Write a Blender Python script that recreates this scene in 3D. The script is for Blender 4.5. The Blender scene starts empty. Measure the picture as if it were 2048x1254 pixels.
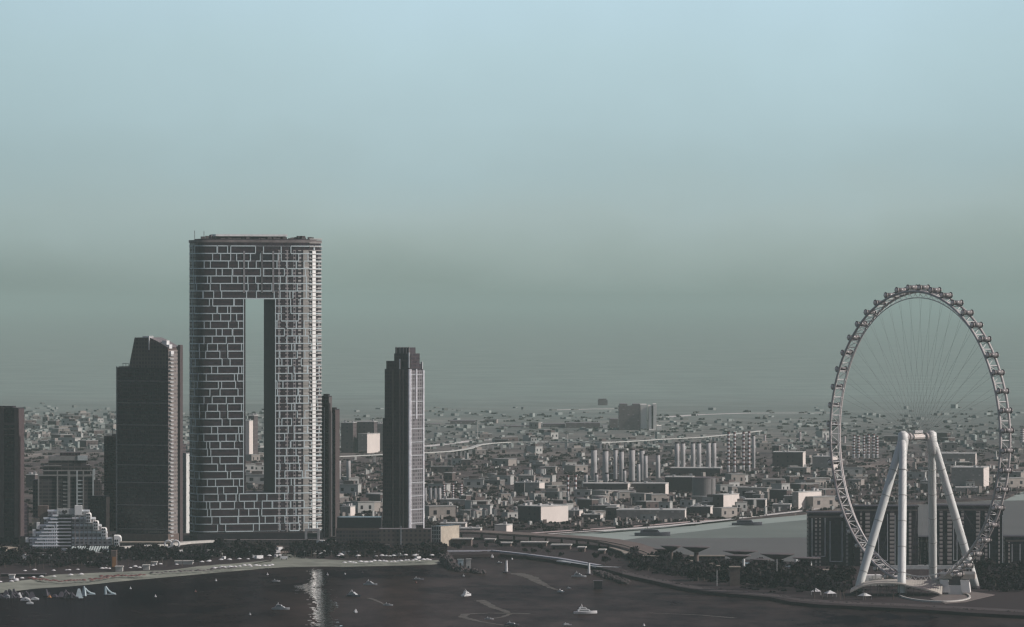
import bpy, math, random
from mathutils import Vector, Matrix
from mathutils.geometry import tessellate_polygon
R = math.radians
random.seed(11)
SC = bpy.context.scene
COL = SC.collection
F = 10078.0          # focal length in pixels of the 2048 px wide photograph
CAMZ = 240.0         # viewpoint height (m)
HOR = 597.0          # horizon row

# ------------------------------------------------------------------ camera
cam_d = bpy.data.cameras.new('camera'); cam = bpy.data.objects.new('camera', cam_d); COL.objects.link(cam)
cam.location = (0, 0, CAMZ); cam.rotation_euler = (R(90), 0, 0)
cam_d.sensor_width = 36; cam_d.lens = 36 * F / 2048; cam_d.shift_y = -30 / 2048
cam_d.clip_start = 1; cam_d.clip_end = 200000
SC.camera = cam

# ------------------------------------------------------------------ light
SUN_EL, SUN_AZ = 32.0, 96.0      # azimuth clockwise from the view direction (+Y)
sdir = Vector((math.sin(R(SUN_AZ)) * math.cos(R(SUN_EL)), math.cos(R(SUN_AZ)) * math.cos(R(SUN_EL)), math.sin(R(SUN_EL))))
sun_d = bpy.data.lights.new('sun', 'SUN'); sun = bpy.data.objects.new('sun', sun_d); COL.objects.link(sun)
sun_d.energy = 4.6; sun_d.angle = R(0.6); sun_d.color = (1.0, 0.95, 0.9)
sun.rotation_euler = sdir.to_track_quat('Z', 'Y').to_euler()
vs = SC.view_settings
vs.view_transform = 'Standard'; vs.look = 'None'; vs.gamma = 1; vs.exposure = 0
SC.cycles.use_denoising = True
SC.cycles.max_bounces = 6; SC.cycles.volume_bounces = 1
SC.cycles.sample_clamp_indirect = 6
SC.cycles.filter_width = 1.35

def srgb(r, g, b, k=1.0):
    f = lambda c: ((c / 255 + 0.055) / 1.055) ** 2.4 if c > 10 else c / 255 / 12.92
    return (f(r) * k, f(g) * k, f(b) * k, 1)

class NT:
    """small helper to write node trees in one line per operation"""
    def __init__(s, nt): s.nt = nt; s.n = nt.nodes; s.l = nt.links
    def new(s, t): return s.n.new(t)
    def put(s, inp, v):
        if hasattr(v, 'links'): s.l.new(v, inp)
        else: inp.default_value = v
    def m(s, op, a, b=0.0, c=None, clamp=False):
        n = s.n.new('ShaderNodeMath'); n.operation = op; n.use_clamp = clamp
        s.put(n.inputs[0], a); s.put(n.inputs[1], b)
        if c is not None: s.put(n.inputs[2], c)
        return n.outputs[0]
    def mix(s, fac, a, b):
        n = s.n.new('ShaderNodeMix'); n.data_type = 'RGBA'
        s.put(n.inputs[0], fac); s.put(n.inputs[6], a); s.put(n.inputs[7], b)
        return n.outputs[2]
    def sep(s, v):
        n = s.n.new('ShaderNodeSeparateXYZ'); s.l.new(v, n.inputs[0]); return n.outputs
    def comb(s, x, y, z):
        n = s.n.new('ShaderNodeCombineXYZ'); s.put(n.inputs[0], x); s.put(n.inputs[1], y); s.put(n.inputs[2], z); return n.outputs[0]
    def noise(s, vec, scale, detail=3, rough=0.5):
        n = s.n.new('ShaderNodeTexNoise'); s.l.new(vec, n.inputs['Vector'])
        n.inputs['Scale'].default_value = scale; n.inputs['Detail'].default_value = detail; n.inputs['Roughness'].default_value = rough
        return n.outputs['Fac']
    def ramp(s, fac, stops):
        n = s.n.new('ShaderNodeValToRGB'); s.l.new(fac, n.inputs[0]); e = n.color_ramp.elements
        while len(e) < len(stops): e.new(0.5)
        for i, (p, c) in enumerate(stops): e[i].position = p; e[i].color = c
        return n.outputs[0]
    def rng(s, v, a, b, c=0.0, d=1.0):
        n = s.n.new('ShaderNodeMapRange'); s.l.new(v, n.inputs[0])
        for i, q in enumerate((a, b, c, d)): n.inputs[i + 1].default_value = q
        return n.outputs[0]

# ------------------------------------------------------------------ sky
W = bpy.data.worlds.new('World'); SC.world = W; W.use_nodes = True
w = NT(W.node_tree); w.n.clear()
wo = w.new('ShaderNodeOutputWorld'); bg = w.new('ShaderNodeBackground'); w.l.new(bg.outputs[0], wo.inputs[0])
tc = w.new('ShaderNodeTexCoord'); gx, gy, gz = w.sep(tc.outputs['Generated'])
sky = w.new('ShaderNodeTexSky'); sky.sky_type = 'NISHITA'; sky.sun_disc = False
sky.sun_elevation = R(SUN_EL); sky.sun_rotation = R(SUN_AZ); sky.dust_density = 4; sky.air_density = 1.2
K = 10.0        # the background strength is 0.1
wob = w.noise(w.comb(w.m('MULTIPLY', gx, 1.0), gy, w.m('MULTIPLY', gz, 2.0)), 9.0, 4, 0.55)
el = w.m('ADD', gz, w.m('MULTIPLY', w.m('SUBTRACT', wob, 0.5), 0.03))
smog = w.ramp(w.rng(el, 0.0, 0.064), [
    (0.00, srgb(142, 159, 154, K)), (0.06, srgb(150, 167, 163, K)), (0.14, srgb(160, 177, 174, K)), (0.25, srgb(169, 187, 187, K)), (0.38, srgb(170, 192, 196, K)),
    (0.50, srgb(176, 200, 206, K)), (0.75, srgb(183, 209, 217, K)), (1.0, srgb(189, 216, 228, K))])
# dense brown smog bank low on the left, thinner wisps elsewhere
bank = w.m('MULTIPLY', w.rng(w.m('ADD', gx, w.m('MULTIPLY', w.m('SUBTRACT', wob, 0.5), 0.06)), -0.045, -0.115), w.rng(gz, 0.012, -0.004))
wis = w.m('MULTIPLY', w.rng(w.noise(w.comb(gx, gy, w.m('MULTIPLY', gz, 3.0)), 11.0, 4, 0.55), 0.5, 0.72), w.m('MULTIPLY', w.rng(gz, 0.02, 0.008), w.rng(gx, -0.06, 0.01)))
smog = w.mix(w.m('MULTIPLY', bank, 0.5, clamp=True), smog, srgb(84, 88, 78, K))
smog = w.mix(w.m('MULTIPLY', wis, 0.15, clamp=True), smog, srgb(146, 150, 143, K))
# vignette painted into the sky: it dims towards both sides
edge = w.m('MULTIPLY', w.rng(w.m('ABSOLUTE', w.m('ADD', gx, -0.02)), 0.05, 0.13), 0.22)
smog = w.mix(edge, smog, srgb(128, 150, 150, K))
hi = w.mix(1.0, sky.outputs[0], (0.60, 0.41, 0.50, 1)); hi.node.blend_type = 'MULTIPLY'
mot = w.m('ADD', 0.965, w.m('MULTIPLY', w.noise(tc.outputs['Generated'], 38.0, 5, 0.6), 0.07)); sm2 = w.mix(1.0, smog, w.comb(mot, mot, mot)); sm2.node.blend_type = 'MULTIPLY'
skc = w.mix(w.rng(gz, 0.09, 0.4), sm2, hi)
w.l.new(skc, bg.inputs[0]); bg.inputs[1].default_value = 0.1

# ------------------------------------------------------------------ materials
MATS = {}
def mat(name, col, rough=0.8, var=0.15, scale=0.3, spec=0.3, metal=0.0, col2=None):
    """plain surface with soft wear / dirt variation"""
    if name in MATS: return MATS[name]
    m = bpy.data.materials.new(name); m.use_nodes = True; t = NT(m.node_tree)
    b = t.n['Principled BSDF']; tcn = t.new('ShaderNodeTexCoord')
    nz = t.rng(t.noise(tcn.outputs['Object'], scale, 4, 0.6), 0.3, 0.7)
    c2 = col2 or tuple(c * (1 - 2 * var) for c in col[:3])
    t.l.new(t.mix(nz, (*c2[:3], 1), (*col[:3], 1)), b.inputs['Base Color'])
    b.inputs['Roughness'].default_value = rough; b.inputs['Metallic'].default_value = metal
    b.inputs['Specular IOR Level'].default_value = spec
    MATS[name] = m; return m

def facade(name, wall, glass, fh=3.6, bw=3.2, vf=0.55, hf=0.7, roof=(0.16, 0.15, 0.16), lit=0.0, grough=0.25, hard=1.0):
    """rows of windows in object space; walls, glass and flat roof have their own colour"""
    if name in MATS: return MATS[name]
    m = bpy.data.materials.new(name); m.use_nodes = True; t = NT(m.node_tree)
    b = t.n['Principled BSDF']; tcn = t.new('ShaderNodeTexCoord')
    p = t.sep(tcn.outputs['Object']); nn = t.sep(tcn.outputs['Normal'])
    u = t.m('ADD', t.m('SUBTRACT', t.m('MULTIPLY', p[1], nn[0]), t.m('MULTIPLY', p[0], nn[1])), 500.3)
    uu = t.m('DIVIDE', u, bw); vv = t.m('ADD', t.m('DIVIDE', p[2], fh), 50.0)
    mu = t.m('LESS_THAN', t.m('ABSOLUTE', t.m('SUBTRACT', t.m('FRACT', uu), 0.5)), hf / 2)
    mv = t.m('LESS_THAN', t.m('ABSOLUTE', t.m('SUBTRACT', t.m('FRACT', vv), 0.5)), vf / 2)
    side = t.m('LESS_THAN', nn[2], 0.5)
    win = t.m('MULTIPLY', t.m('MULTIPLY', mu, mv), side)
    wn = t.new('ShaderNodeTexWhiteNoise'); wn.noise_dimensions = '3D'
    t.l.new(t.comb(t.m('FLOOR', uu), t.m('FLOOR', vv), 1.0), wn.inputs['Vector'])
    big = t.rng(t.noise(tcn.outputs['Object'], 0.035, 3), 0.3, 0.7)
    g2 = tuple(min(1, c * 2.6 + 0.012) for c in glass)
    gl = t.mix(t.m('MULTIPLY', t.m('POWER', wn.outputs['Value'], 2.5), 0.8), (*glass, 1), (*g2, 1))
    wl = t.mix(t.rng(t.noise(tcn.outputs['Object'], 0.12, 4, 0.65), 0.25, 0.75), (*[c * 0.72 for c in wall], 1), (*wall, 1))
    wl = t.mix(t.m('MULTIPLY', big, 0.3), wl, (*[c * 0.6 for c in wall], 1))
    c = t.mix(t.m('MULTIPLY', win, hard), wl, gl)
    rf = t.mix(t.rng(t.noise(tcn.outputs['Object'], 0.25, 3), 0.35, 0.65), (*[c_ * 0.6 for c_ in roof], 1), (*roof, 1))
    c = t.mix(side, rf, c)
    t.l.new(c, b.inputs['Base Color'])
    t.l.new(t.rng(win, 0, 1, 0.8, grough), b.inputs['Roughness'])
    b.inputs['Specular IOR Level'].default_value = 0.35
    MATS[name] = m; return m

M_WHITE = mat('white_paint', (0.62, 0.64, 0.64), 0.55, 0.12)
M_OFFW = mat('off_white_render', (0.46, 0.46, 0.43), 0.75, 0.12)
M_SILVER = mat('pale_steel', (0.42, 0.42, 0.42), 0.5, 0.15, metal=0.2)
M_DSTEEL = mat('dark_steel', (0.11, 0.095, 0.1), 0.6, 0.2)
M_DARK = mat('dark_cladding', (0.045, 0.036, 0.045), 0.6, 0.2)
M_BLACK = mat('black_glass', (0.02, 0.017, 0.024), 0.25, 0.2)
M_BEIGE = mat('beige_concrete', (0.27, 0.24, 0.2), 0.85, 0.15)
M_BROWN = mat('brown_render', (0.13, 0.1, 0.09), 0.85, 0.2)
M_ROCK = mat('dark_rock', (0.06, 0.05, 0.052), 0.9, 0.3, 0.5)
M_TRUNK = mat('palm_trunk', (0.1, 0.08, 0.07), 0.9)
M_TEAL = mat('pale_roof_sheet', (0.34, 0.4, 0.39), 0.6, 0.15, 0.6)
M_RED = mat('faded_red_canvas', (0.15, 0.07, 0.065), 0.8)
M_ORANGE = mat('orange_panel', (0.4, 0.2, 0.09), 0.8)
M_BLUEW = mat('pale_blue_canvas', (0.4, 0.5, 0.53), 0.7)
M_ROAD = mat('asphalt', (0.09, 0.08, 0.08), 0.9, 0.15, 0.05)
M_DECK = mat('pale_road_deck', (0.55, 0.55, 0.53), 0.8, 0.1, 0.05)

# ------------------------------------------------------------------ mesh helpers
class MB:
    def __init__(s): s.v = []; s.f = []; s.mi = []; s.cur = 0
    def quad(s, a, b, c, d):
        i = len(s.v); s.v += [tuple(a), tuple(b), tuple(c), tuple(d)]; s.f.append((i, i + 1, i + 2, i + 3)); s.mi.append(s.cur); return s
    def box(s, x0, x1, y0, y1, z0, z1):
        i = len(s.v)
        s.v += [(x0, y0, z0), (x1, y0, z0), (x1, y1, z0), (x0, y1, z0), (x0, y0, z1), (x1, y0, z1), (x1, y1, z1), (x0, y1, z1)]
        for q in ((3, 2, 1, 0), (4, 5, 6, 7), (0, 1, 5, 4), (1, 2, 6, 5), (2, 3, 7, 6), (3, 0, 4, 7)):
            s.f.append(tuple(i + k for k in q)); s.mi.append(s.cur)
        return s
    def obox(s, c, ux, uy, uz, hx, hy, hz):
        c = Vector(c); i = len(s.v)
        for sz in (-1, 1):
            for sx, sy in ((-1, -1), (1, -1), (1, 1), (-1, 1)):
                s.v.append(tuple(c + ux * hx * sx + uy * hy * sy + uz * hz * sz))
        for q in ((3, 2, 1, 0), (4, 5, 6, 7), (0, 1, 5, 4), (1, 2, 6, 5), (2, 3, 7, 6), (3, 0, 4, 7)):
            s.f.append(tuple(i + k for k in q)); s.mi.append(s.cur)
        return s
    def prism(s, pts, z0, z1, sides=True):
        n = len(pts); i = len(s.v)
        z0f = z0 if callable(z0) else (lambda p: z0); z1f = z1 if callable(z1) else (lambda p: z1)
        s.v += [(p[0], p[1], z0f(p)) for p in pts] + [(p[0], p[1], z1f(p)) for p in pts]
        tri = tessellate_polygon([[Vector((p[0], p[1], 0)) for p in pts]])
        for t in tri:
            a, b, c = t
            P = [pts[k] for k in t]
            ar = (P[1][0] - P[0][0]) * (P[2][1] - P[0][1]) - (P[2][0] - P[0][0]) * (P[1][1] - P[0][1])
            if ar < 0: a, c = c, a
            s.f.append((i + n + a, i + n + b, i + n + c)); s.mi.append(s.cur)
            if sides: s.f.append((i + c, i + b, i + a)); s.mi.append(s.cur)
        if sides:
            ar = sum(pts[k][0] * pts[(k + 1) % n][1] - pts[(k + 1) % n][0] * pts[k][1] for k in range(n))
            for k in range(n):
                j = (k + 1) % n
                s.f.append((i + k, i + j, i + n + j, i + n + k) if ar > 0 else (i + j, i + k, i + n + k, i + n + j)); s.mi.append(s.cur)
        return s
    def tube(s, pts, rad, seg=8, caps=True, closed=False):
        pts = [Vector(p) for p in pts]; n = len(pts); i0 = len(s.v)
        rad = rad if isinstance(rad, (list, tuple)) else [rad] * n
        for k, p in enumerate(pts):
            if closed: t = pts[(k + 1) % n] - pts[k - 1]
            else: t = pts[min(k + 1, n - 1)] - pts[max(k - 1, 0)]
            t.normalize(); up = Vector((0, 0, 1)) if abs(t.z) < 0.95 else Vector((0, 1, 0))
            if closed: up = RINGAX
            a = t.cross(up).normalized(); b = a.cross(t)
            for q in range(seg):
                w_ = 2 * math.pi * q / seg; s.v.append(tuple(p + (a * math.cos(w_) + b * math.sin(w_)) * rad[k]))
        for k in range(n if closed else n - 1):
            k2 = (k + 1) % n
            for q in range(seg):
                q2 = (q + 1) % seg
                s.f.append((i0 + k * seg + q2, i0 + k * seg + q, i0 + k2 * seg + q, i0 + k2 * seg + q2)); s.mi.append(s.cur)
        if caps and not closed:
            s.f.append(tuple(i0 + q for q in range(seg))); s.mi.append(s.cur)
            s.f.append(tuple(i0 + (n - 1) * seg + q for q in reversed(range(seg)))); s.mi.append(s.cur)
        return s
    def lathe(s, prof, cx=0, cy=0, seg=16):
        i0 = len(s.v)
        for r, z in prof:
            for q in range(seg):
                w_ = 2 * math.pi * q / seg; s.v.append((cx + r * math.cos(w_), cy + r * math.sin(w_), z))
        for k in range(len(prof) - 1):
            for q in range(seg):
                q2 = (q + 1) % seg
                s.f.append((i0 + k * seg + q, i0 + k * seg + q2, i0 + (k + 1) * seg + q2, i0 + (k + 1) * seg + q)); s.mi.append(s.cur)
        if prof[-1][0] > 0.01:
            s.f.append(tuple(i0 + (len(prof) - 1) * seg + q for q in range(seg))); s.mi.append(s.cur)
        return s
    def build(s, name, material, parent=None, smooth=False, loc=None, rz=0):
        me = bpy.data.meshes.new(name); me.from_pydata(s.v, [], s.f); me.update()
        for mm in (material if isinstance(material, (list, tuple)) else [material]): me.materials.append(mm)
        for p, k in zip(me.polygons, s.mi): p.material_index = k; p.use_smooth = smooth
        o = bpy.data.objects.new(name, me); COL.objects.link(o)
        if parent: o.parent = parent
        if loc: o.location = loc
        o.rotation_euler.z = rz
        return o
RINGAX = Vector((0, 0, 1))

def tag(o, label=None, cat=None, group=None, kind=None):
    if label: o['label'] = label
    if cat: o['category'] = cat
    if group: o['group'] = group
    if kind: o['kind'] = kind
    return o
def thing(name, label, cat, loc=(0, 0, 0), rz=0, group=None):
    o = bpy.data.objects.new(name, None); COL.objects.link(o); o.location = loc; o.rotation_euler.z = rz
    o.empty_display_size = 1
    return tag(o, label, cat, group)
def dup(o, loc=None, rz=None, sc=None, label=None, group=None, parent=None):
    c = o.copy(); COL.objects.link(c)
    if parent: c.parent = parent
    else:
        if loc is not None: c.location = loc
        if rz is not None: c.rotation_euler.z = rz
        if sc is not None: c.scale = sc if hasattr(sc, '__len__') else (sc,) * 3
        if label: c['label'] = label
        if group: c['group'] = group
    for ch in [k for k in o.children]: dup(ch, parent=c)
    return c
GZ = 2.5
def gp(px, py, z=GZ):
    Y = (CAMZ - z) * F / (py - HOR); return ((px - 1024) / F * Y, Y)
def gY(py, z=GZ): return (CAMZ - z) * F / (py - HOR)
def zat(py, Y): return CAMZ - (py - HOR) * Y / F
def xat(px, Y): return (px - 1024) / F * Y
ORD = ['leftmost', 'second from the left', 'third from the left', 'fourth from the left', 'fifth from the left', 'sixth from the left',
       'seventh from the left', 'eighth from the left', 'ninth from the left', 'tenth from the left', 'eleventh from the left', 'twelfth from the left']

# ------------------------------------------------------------------ setting: sea, land, beach, haze
def ground_mat():
    m = bpy.data.materials.new('dry_land'); m.use_nodes = True; t = NT(m.node_tree); b = t.n['Principled BSDF']
    tcn = t.new('ShaderNodeTexCoord'); P = tcn.outputs['Object']
    n1 = t.noise(P, 0.0016, 6, 0.6); n2 = t.noise(P, 0.011, 5, 0.7); n3 = t.noise(P, 0.05, 3, 0.6)
    base = t.ramp(t.rng(n1, 0.32, 0.68), [(0, (0.03, 0.024, 0.026, 1)), (0.45, (0.055, 0.045, 0.044, 1)), (0.75, (0.095, 0.082, 0.076, 1)), (1, (0.17, 0.155, 0.14, 1))])
    c = t.mix(t.rng(n2, 0.46, 0.6), base, (0.026, 0.021, 0.023, 1))
    c = t.mix(t.rng(n3, 0.6, 0.74), c, (0.15, 0.135, 0.125, 1))
    py = t.sep(P)[1]      # darker scrub and plant near the coast, haze painted in as pale teal inland
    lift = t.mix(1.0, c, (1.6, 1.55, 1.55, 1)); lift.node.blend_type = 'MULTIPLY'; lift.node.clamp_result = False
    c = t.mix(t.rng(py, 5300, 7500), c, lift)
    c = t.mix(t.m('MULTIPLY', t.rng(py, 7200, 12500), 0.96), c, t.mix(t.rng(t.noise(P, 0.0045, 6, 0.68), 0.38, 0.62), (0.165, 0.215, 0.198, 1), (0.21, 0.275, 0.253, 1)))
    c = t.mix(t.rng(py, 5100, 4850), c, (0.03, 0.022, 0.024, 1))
    t.l.new(c, b.inputs['Base Color']); b.inputs['Roughness'].default_value = 0.95; b.inputs['Specular IOR Level'].default_value = 0.1
    return m
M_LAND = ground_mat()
def sea_mat():
    m = bpy.data.materials.new('sea_water'); m.use_nodes = True; t = NT(m.node_tree); b = t.n['Principled BSDF']
    tcn = t.new('ShaderNodeTexCoord'); P = tcn.outputs['Object']
    p = t.sep(P); v = t.comb(p[0], t.m('MULTIPLY', p[1], 1.0), 0.0)
    swell = t.noise(v, 0.09, 4, 0.65); chop = t.noise(v, 0.6, 3, 0.6)
    h = t.m('ADD', t.m('MULTIPLY', swell, 1.6), t.m('MULTIPLY', chop, 0.28))
    bp = t.new('ShaderNodeBump'); bp.inputs['Distance'].default_value = 1.0; bp.inputs['Strength'].default_value = 0.4
    t.l.new(h, bp.inputs['Height'])
    patch = t.m('ADD', t.m('MULTIPLY', t.rng(t.noise(t.comb(p[0], t.m('MULTIPLY', p[1], 0.35), 0.0), 0.005, 3, 0.5), 0.38, 0.62), 0.5), t.m('MULTIPLY', t.rng(t.noise(t.comb(p[0], t.m('MULTIPLY', p[1], 0.4), 3.0), 0.022, 7, 0.75), 0.4, 0.62), 0.5))
    patch = t.m('MULTIPLY', patch, t.rng(p[0], -330.0, -60.0, 0.25, 1.0))  # darker to the left: the tower's dark reflection painted into the water
    t.n.remove(b); df = t.new('ShaderNodeBsdfDiffuse'); gl = t.new('ShaderNodeBsdfGlossy'); mx = t.new('ShaderNodeMixShader')
    t.l.new(t.mix(patch, (0.002, 0.001, 0.004, 1), (0.046, 0.034, 0.031, 1)), df.inputs[0])
    gl.inputs[0].default_value = (1.0, 0.82, 0.9, 1); gl.inputs['Roughness'].default_value = 0.12
    t.l.new(bp.outputs[0], gl.inputs['Normal']); t.l.new(bp.outputs[0], df.inputs['Normal'])
    t.l.new(t.rng(patch, 0, 1, 0.025, 0.05), mx.inputs[0]); t.l.new(df.outputs[0], mx.inputs[1]); t.l.new(gl.outputs[0], mx.inputs[2])
    t.l.new(mx.outputs[0], t.n['Material Output'].inputs[0])
    return m
M_SEA = sea_mat()
sea = MB().quad((-30000, -3000, 0), (30000, -3000, 0), (30000, 130000, 0), (-30000, 130000, 0)).build('sea', M_SEA); tag(sea, kind='structure')

def add_glitter():  # mirror-like patches added to shape the glint on the sea
    m = bpy.data.materials.new('glitter_water'); m.use_nodes = True; t = NT(m.node_tree); b = t.n['Principled BSDF']; t.n.remove(b)
    tcn = t.new('ShaderNodeTexCoord'); p = t.sep(tcn.outputs['Object'])
    df = t.new('ShaderNodeBsdfDiffuse'); gl = t.new('ShaderNodeBsdfGlossy'); mx = t.new('ShaderNodeMixShader'); df.inputs[0].default_value = (0.02, 0.015, 0.018, 1)
    gl.inputs[0].default_value = (0.95, 0.95, 0.95, 1); gl.inputs['Roughness'].default_value = 0.025
    rip = t.noise(t.comb(p[0], t.m('MULTIPLY', p[1], 0.22), 0.0), 0.35, 4, 0.7)
    bp = t.new('ShaderNodeBump'); bp.inputs['Distance'].default_value = 0.25; bp.inputs['Strength'].default_value = 0.3; t.l.new(rip, bp.inputs['Height']); t.l.new(bp.outputs[0], gl.inputs['Normal'])
    t.l.new(t.rng(rip, 0.40, 0.54, 0.5, 1.0), mx.inputs[0]); t.l.new(df.outputs[0], mx.inputs[1]); t.l.new(gl.outputs[0], mx.inputs[2]); t.l.new(mx.outputs[0], t.n['Material Output'].inputs[0])
    C = [(630, 1139, 9), (634, 1148, 11), (640, 1158, 10), (630, 1168, 16), (612, 1175, 18), (632, 1181, 22), (640, 1190, 13), (644, 1200, 15), (654, 1210, 16), (650, 1219, 16), (640, 1228, 10), (646, 1240, 15), (656, 1256, 20)]
    r_ = random.Random(8); mb = MB()
    for k in range(2300):
        j = r_.randrange(len(C) - 1); q = r_.random(); a_, b_ = C[j], C[j + 1]
        px = a_[0] + (b_[0] - a_[0]) * q + r_.gauss(0, 1) * (a_[2] + (b_[2] - a_[2]) * q) * .62; py = a_[1] + (b_[1] - a_[1]) * q + r_.uniform(-1, 1)
        X, Y = gp(px, py, 0); w_, d_ = r_.uniform(.5, 1.9), r_.uniform(1.5, 6.5); z_ = .02 + k * .0001
        n_ = 7; i = len(mb.v); mb.v += [(X + w_ * math.cos(e_ * math.tau / n_), Y + d_ * math.sin(e_ * math.tau / n_), z_) for e_ in range(n_)]; mb.f.append(tuple(i + e_ for e_ in range(n_))); mb.mi.append(0)
    tag(mb.build('glitter_patches', m), kind='stuff')
add_glitter()
waterline = [(-900, 1330), (-400, 1232), (-160, 1203), (0, 1190), (60, 1182), (120, 1178), (200, 1169), (300, 1160), (400, 1151), (500, 1144), (560, 1139), (640, 1136), (700, 1136), (800, 1133), (870, 1131), (890, 1127)]
sandtop = [(-900, 1300), (-400, 1204), (-160, 1180), (0, 1166), (60, 1159), (110, 1149), (230, 1144), (340, 1140), (400, 1132), (480, 1126), (542, 1120), (556, 1106), (580, 1108), (620, 1117), (700, 1121), (870, 1120), (890, 1119)]
wl3 = [(*gp(x, y, -0.4), -0.4) for x, y in waterline]
st3 = [(*gp(x, y, GZ), GZ + 0.006) for x, y in sandtop]
def resample(P, n=240):
    out = []; L = [0]
    for a, b in zip(P, P[1:]): L.append(L[-1] + (Vector(b) - Vector(a)).length)
    for k in range(n):
        d = L[-1] * k / (n - 1); j = 0
        while j < len(L) - 2 and L[j + 1] < d: j += 1
        q = (d - L[j]) / max(1e-6, L[j + 1] - L[j]); out.append(Vector(P[j]).lerp(Vector(P[j + 1]), q))
    return out
A, B = resample(wl3), resample(st3)
mb = MB(); NB = 8
for i in range(len(A) - 1):
    for j in range(NB):
        f0, f1 = j / NB, (j + 1) / NB
        mb.quad(A[i].lerp(B[i], f0), A[i + 1].lerp(B[i + 1], f0), A[i + 1].lerp(B[i + 1], f1), A[i].lerp(B[i], f1))
M_SAND = mat('beach_sand', (0.24, 0.26, 0.22), 0.95, 0.26, 0.04, 0.1)
tag(mb.build('beach', M_SAND), kind='structure')

shore = [(905, 1110), (1000, 1108), (1050, 1112), (1100, 1119), (1200, 1135), (1245, 1147), (1300, 1160), (1360, 1174), (1420, 1184), (1480, 1189), (1540, 1194), (1580, 1203), (1640, 1209), (1750, 1214), (1850, 1219), (1950, 1226), (2048, 1231), (2500, 1246), (3200, 1250)]
back = [(3200, 1130), (2300, 1134), (1800, 1133), (1620, 1126), (1450, 1118), (1330, 1106), (1250, 1088), (1160, 1077), (1080, 1073), (1060, 1070), (1100, 1065), (1200, 1059), (1400, 1044), (1600, 1026), (1700, 1016), (1900, 1000), (2010, 996), (2060, 972), (2500, 962), (3200, 950)]
land_pts = [gp(x, y) for x, y in sandtop] + [gp(x, y) for x, y in shore] + [gp(x, y) for x, y in back] + [(29500, 16000), (29500, 129500), (-29500, 129500), (-29500, 3400)]
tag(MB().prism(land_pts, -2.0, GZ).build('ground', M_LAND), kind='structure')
# pale tidal flats on the far bank of the canal
flat = [(1090, 1078), (1230, 1083), (1290, 1074), (1400, 1062), (1500, 1050), (1610, 1040), (1700, 1024), (1900, 1003), (2100, 1000), (2100, 972), (1900, 1000), (1700, 1016), (1600, 1026), (1400, 1044), (1200, 1059), (1100, 1065)]
M_FLAT = mat('pale_shallows', (0.27, 0.325, 0.3), 0.9, 0.08, 0.01, 0.1)
tag(MB().prism([gp(x, y, 0.1) for x, y in flat], 0.0, 0.16, sides=False).build('sandbank', M_FLAT), kind='structure')
tag(MB().prism([gp(x, y, 0.12) for x, y in [(1130, 1079), (1240, 1077), (1420, 1076), (1618, 1075), (1618, 1036), (1500, 1047), (1400, 1058), (1290, 1069)]], 0.0, 0.12, sides=False).build('shallows', mat('teal_shallows', (0.15, 0.18, 0.165), .8, .12, .006, .15)), kind='structure')
canal = [(1040, 1069), (1230, 1086), (1330, 1105), (1450, 1117), (1620, 1125), (1800, 1132), (2300, 1133), (2300, 965), (2060, 972), (2010, 996), (1900, 1002), (1700, 1023), (1500, 1048), (1400, 1060), (1290, 1072), (1230, 1081), (1090, 1076)]
m = bpy.data.materials.new('shallow_canal_water'); m.use_nodes = True; t = NT(m.node_tree); b = t.n['Principled BSDF']
tcn = t.new('ShaderNodeTexCoord'); t.l.new(t.mix(t.rng(t.noise(tcn.outputs['Object'], 0.004, 3), 0.3, 0.7), (0.07, 0.062, 0.055, 1), (0.095, 0.09, 0.08, 1)), b.inputs['Base Color'])
b.inputs['Roughness'].default_value = 0.5; b.inputs['Specular IOR Level'].default_value = 0.15
tag(MB().prism([gp(x, y, 0.08) for x, y in canal], 0.0, 0.08, sides=False).build('canal', m), kind='structure')

def haze():
    m = bpy.data.materials.new('haze_air'); m.use_nodes = True; nt = m.node_tree; nt.nodes.clear()
    o = nt.nodes.new('ShaderNodeOutputMaterial'); v = nt.nodes.new('ShaderNodeVolumePrincipled')
    v.inputs['Color'].default_value = (0.42, 0.56, 0.525, 1); v.inputs['Density'].default_value = 3.1e-5; v.inputs['Anisotropy'].default_value = 0.0
    nt.links.new(v.outputs[0], o.inputs['Volume'])
    o = MB().box(-31000, 31000, -4000, 131000, -3.0, 312).build('haze', m); tag(o, kind='stuff')
haze()

# ------------------------------------------------------------------ towers and blocks
def bld(name, label, cat, px0, pxs, Y, a=0, group=None):
    """root at the middle of the front face; returns helpers turning photo pixels into local x / z"""
    pm = (px0 + pxs) / 2; rt = thing(name, label, cat, (xat(pm, Y), Y, GZ), R(a), group)
    Lx = lambda px: (px - pm) * Y / F / math.cos(R(a))
    Lz = lambda py: zat(py, Y) - GZ
    return rt, Lx, Lz

GL_D = facade('dark_glass_tower', (0.022, 0.014, 0.021), (0.008, 0.005, 0.010), 3.7, 2.4, 0.6, 0.8)
GL_L = facade('brown_slab_tower', (0.075, 0.06, 0.062), (0.022, 0.018, 0.024), 3.6, 3.0, 0.55, 0.7)
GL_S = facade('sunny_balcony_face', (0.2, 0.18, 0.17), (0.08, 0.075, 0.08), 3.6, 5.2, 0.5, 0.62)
GL_M = facade('mid_brown_block', (0.12, 0.1, 0.095), (0.03, 0.025, 0.03), 3.4, 3.4, 0.5, 0.6, roof=(0.3, 0.28, 0.26))
GL_F = facade('hazy_far_block', (0.3, 0.27, 0.24), (0.1, 0.09, 0.09), 4.0, 4.5, 0.45, 0.5, roof=(0.4, 0.38, 0.36))
GL_W = facade('pale_block', (0.48, 0.46, 0.42), (0.16, 0.14, 0.14), 4.0, 5, 0.4, 0.5, roof=(0.42, 0.42, 0.4))

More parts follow.
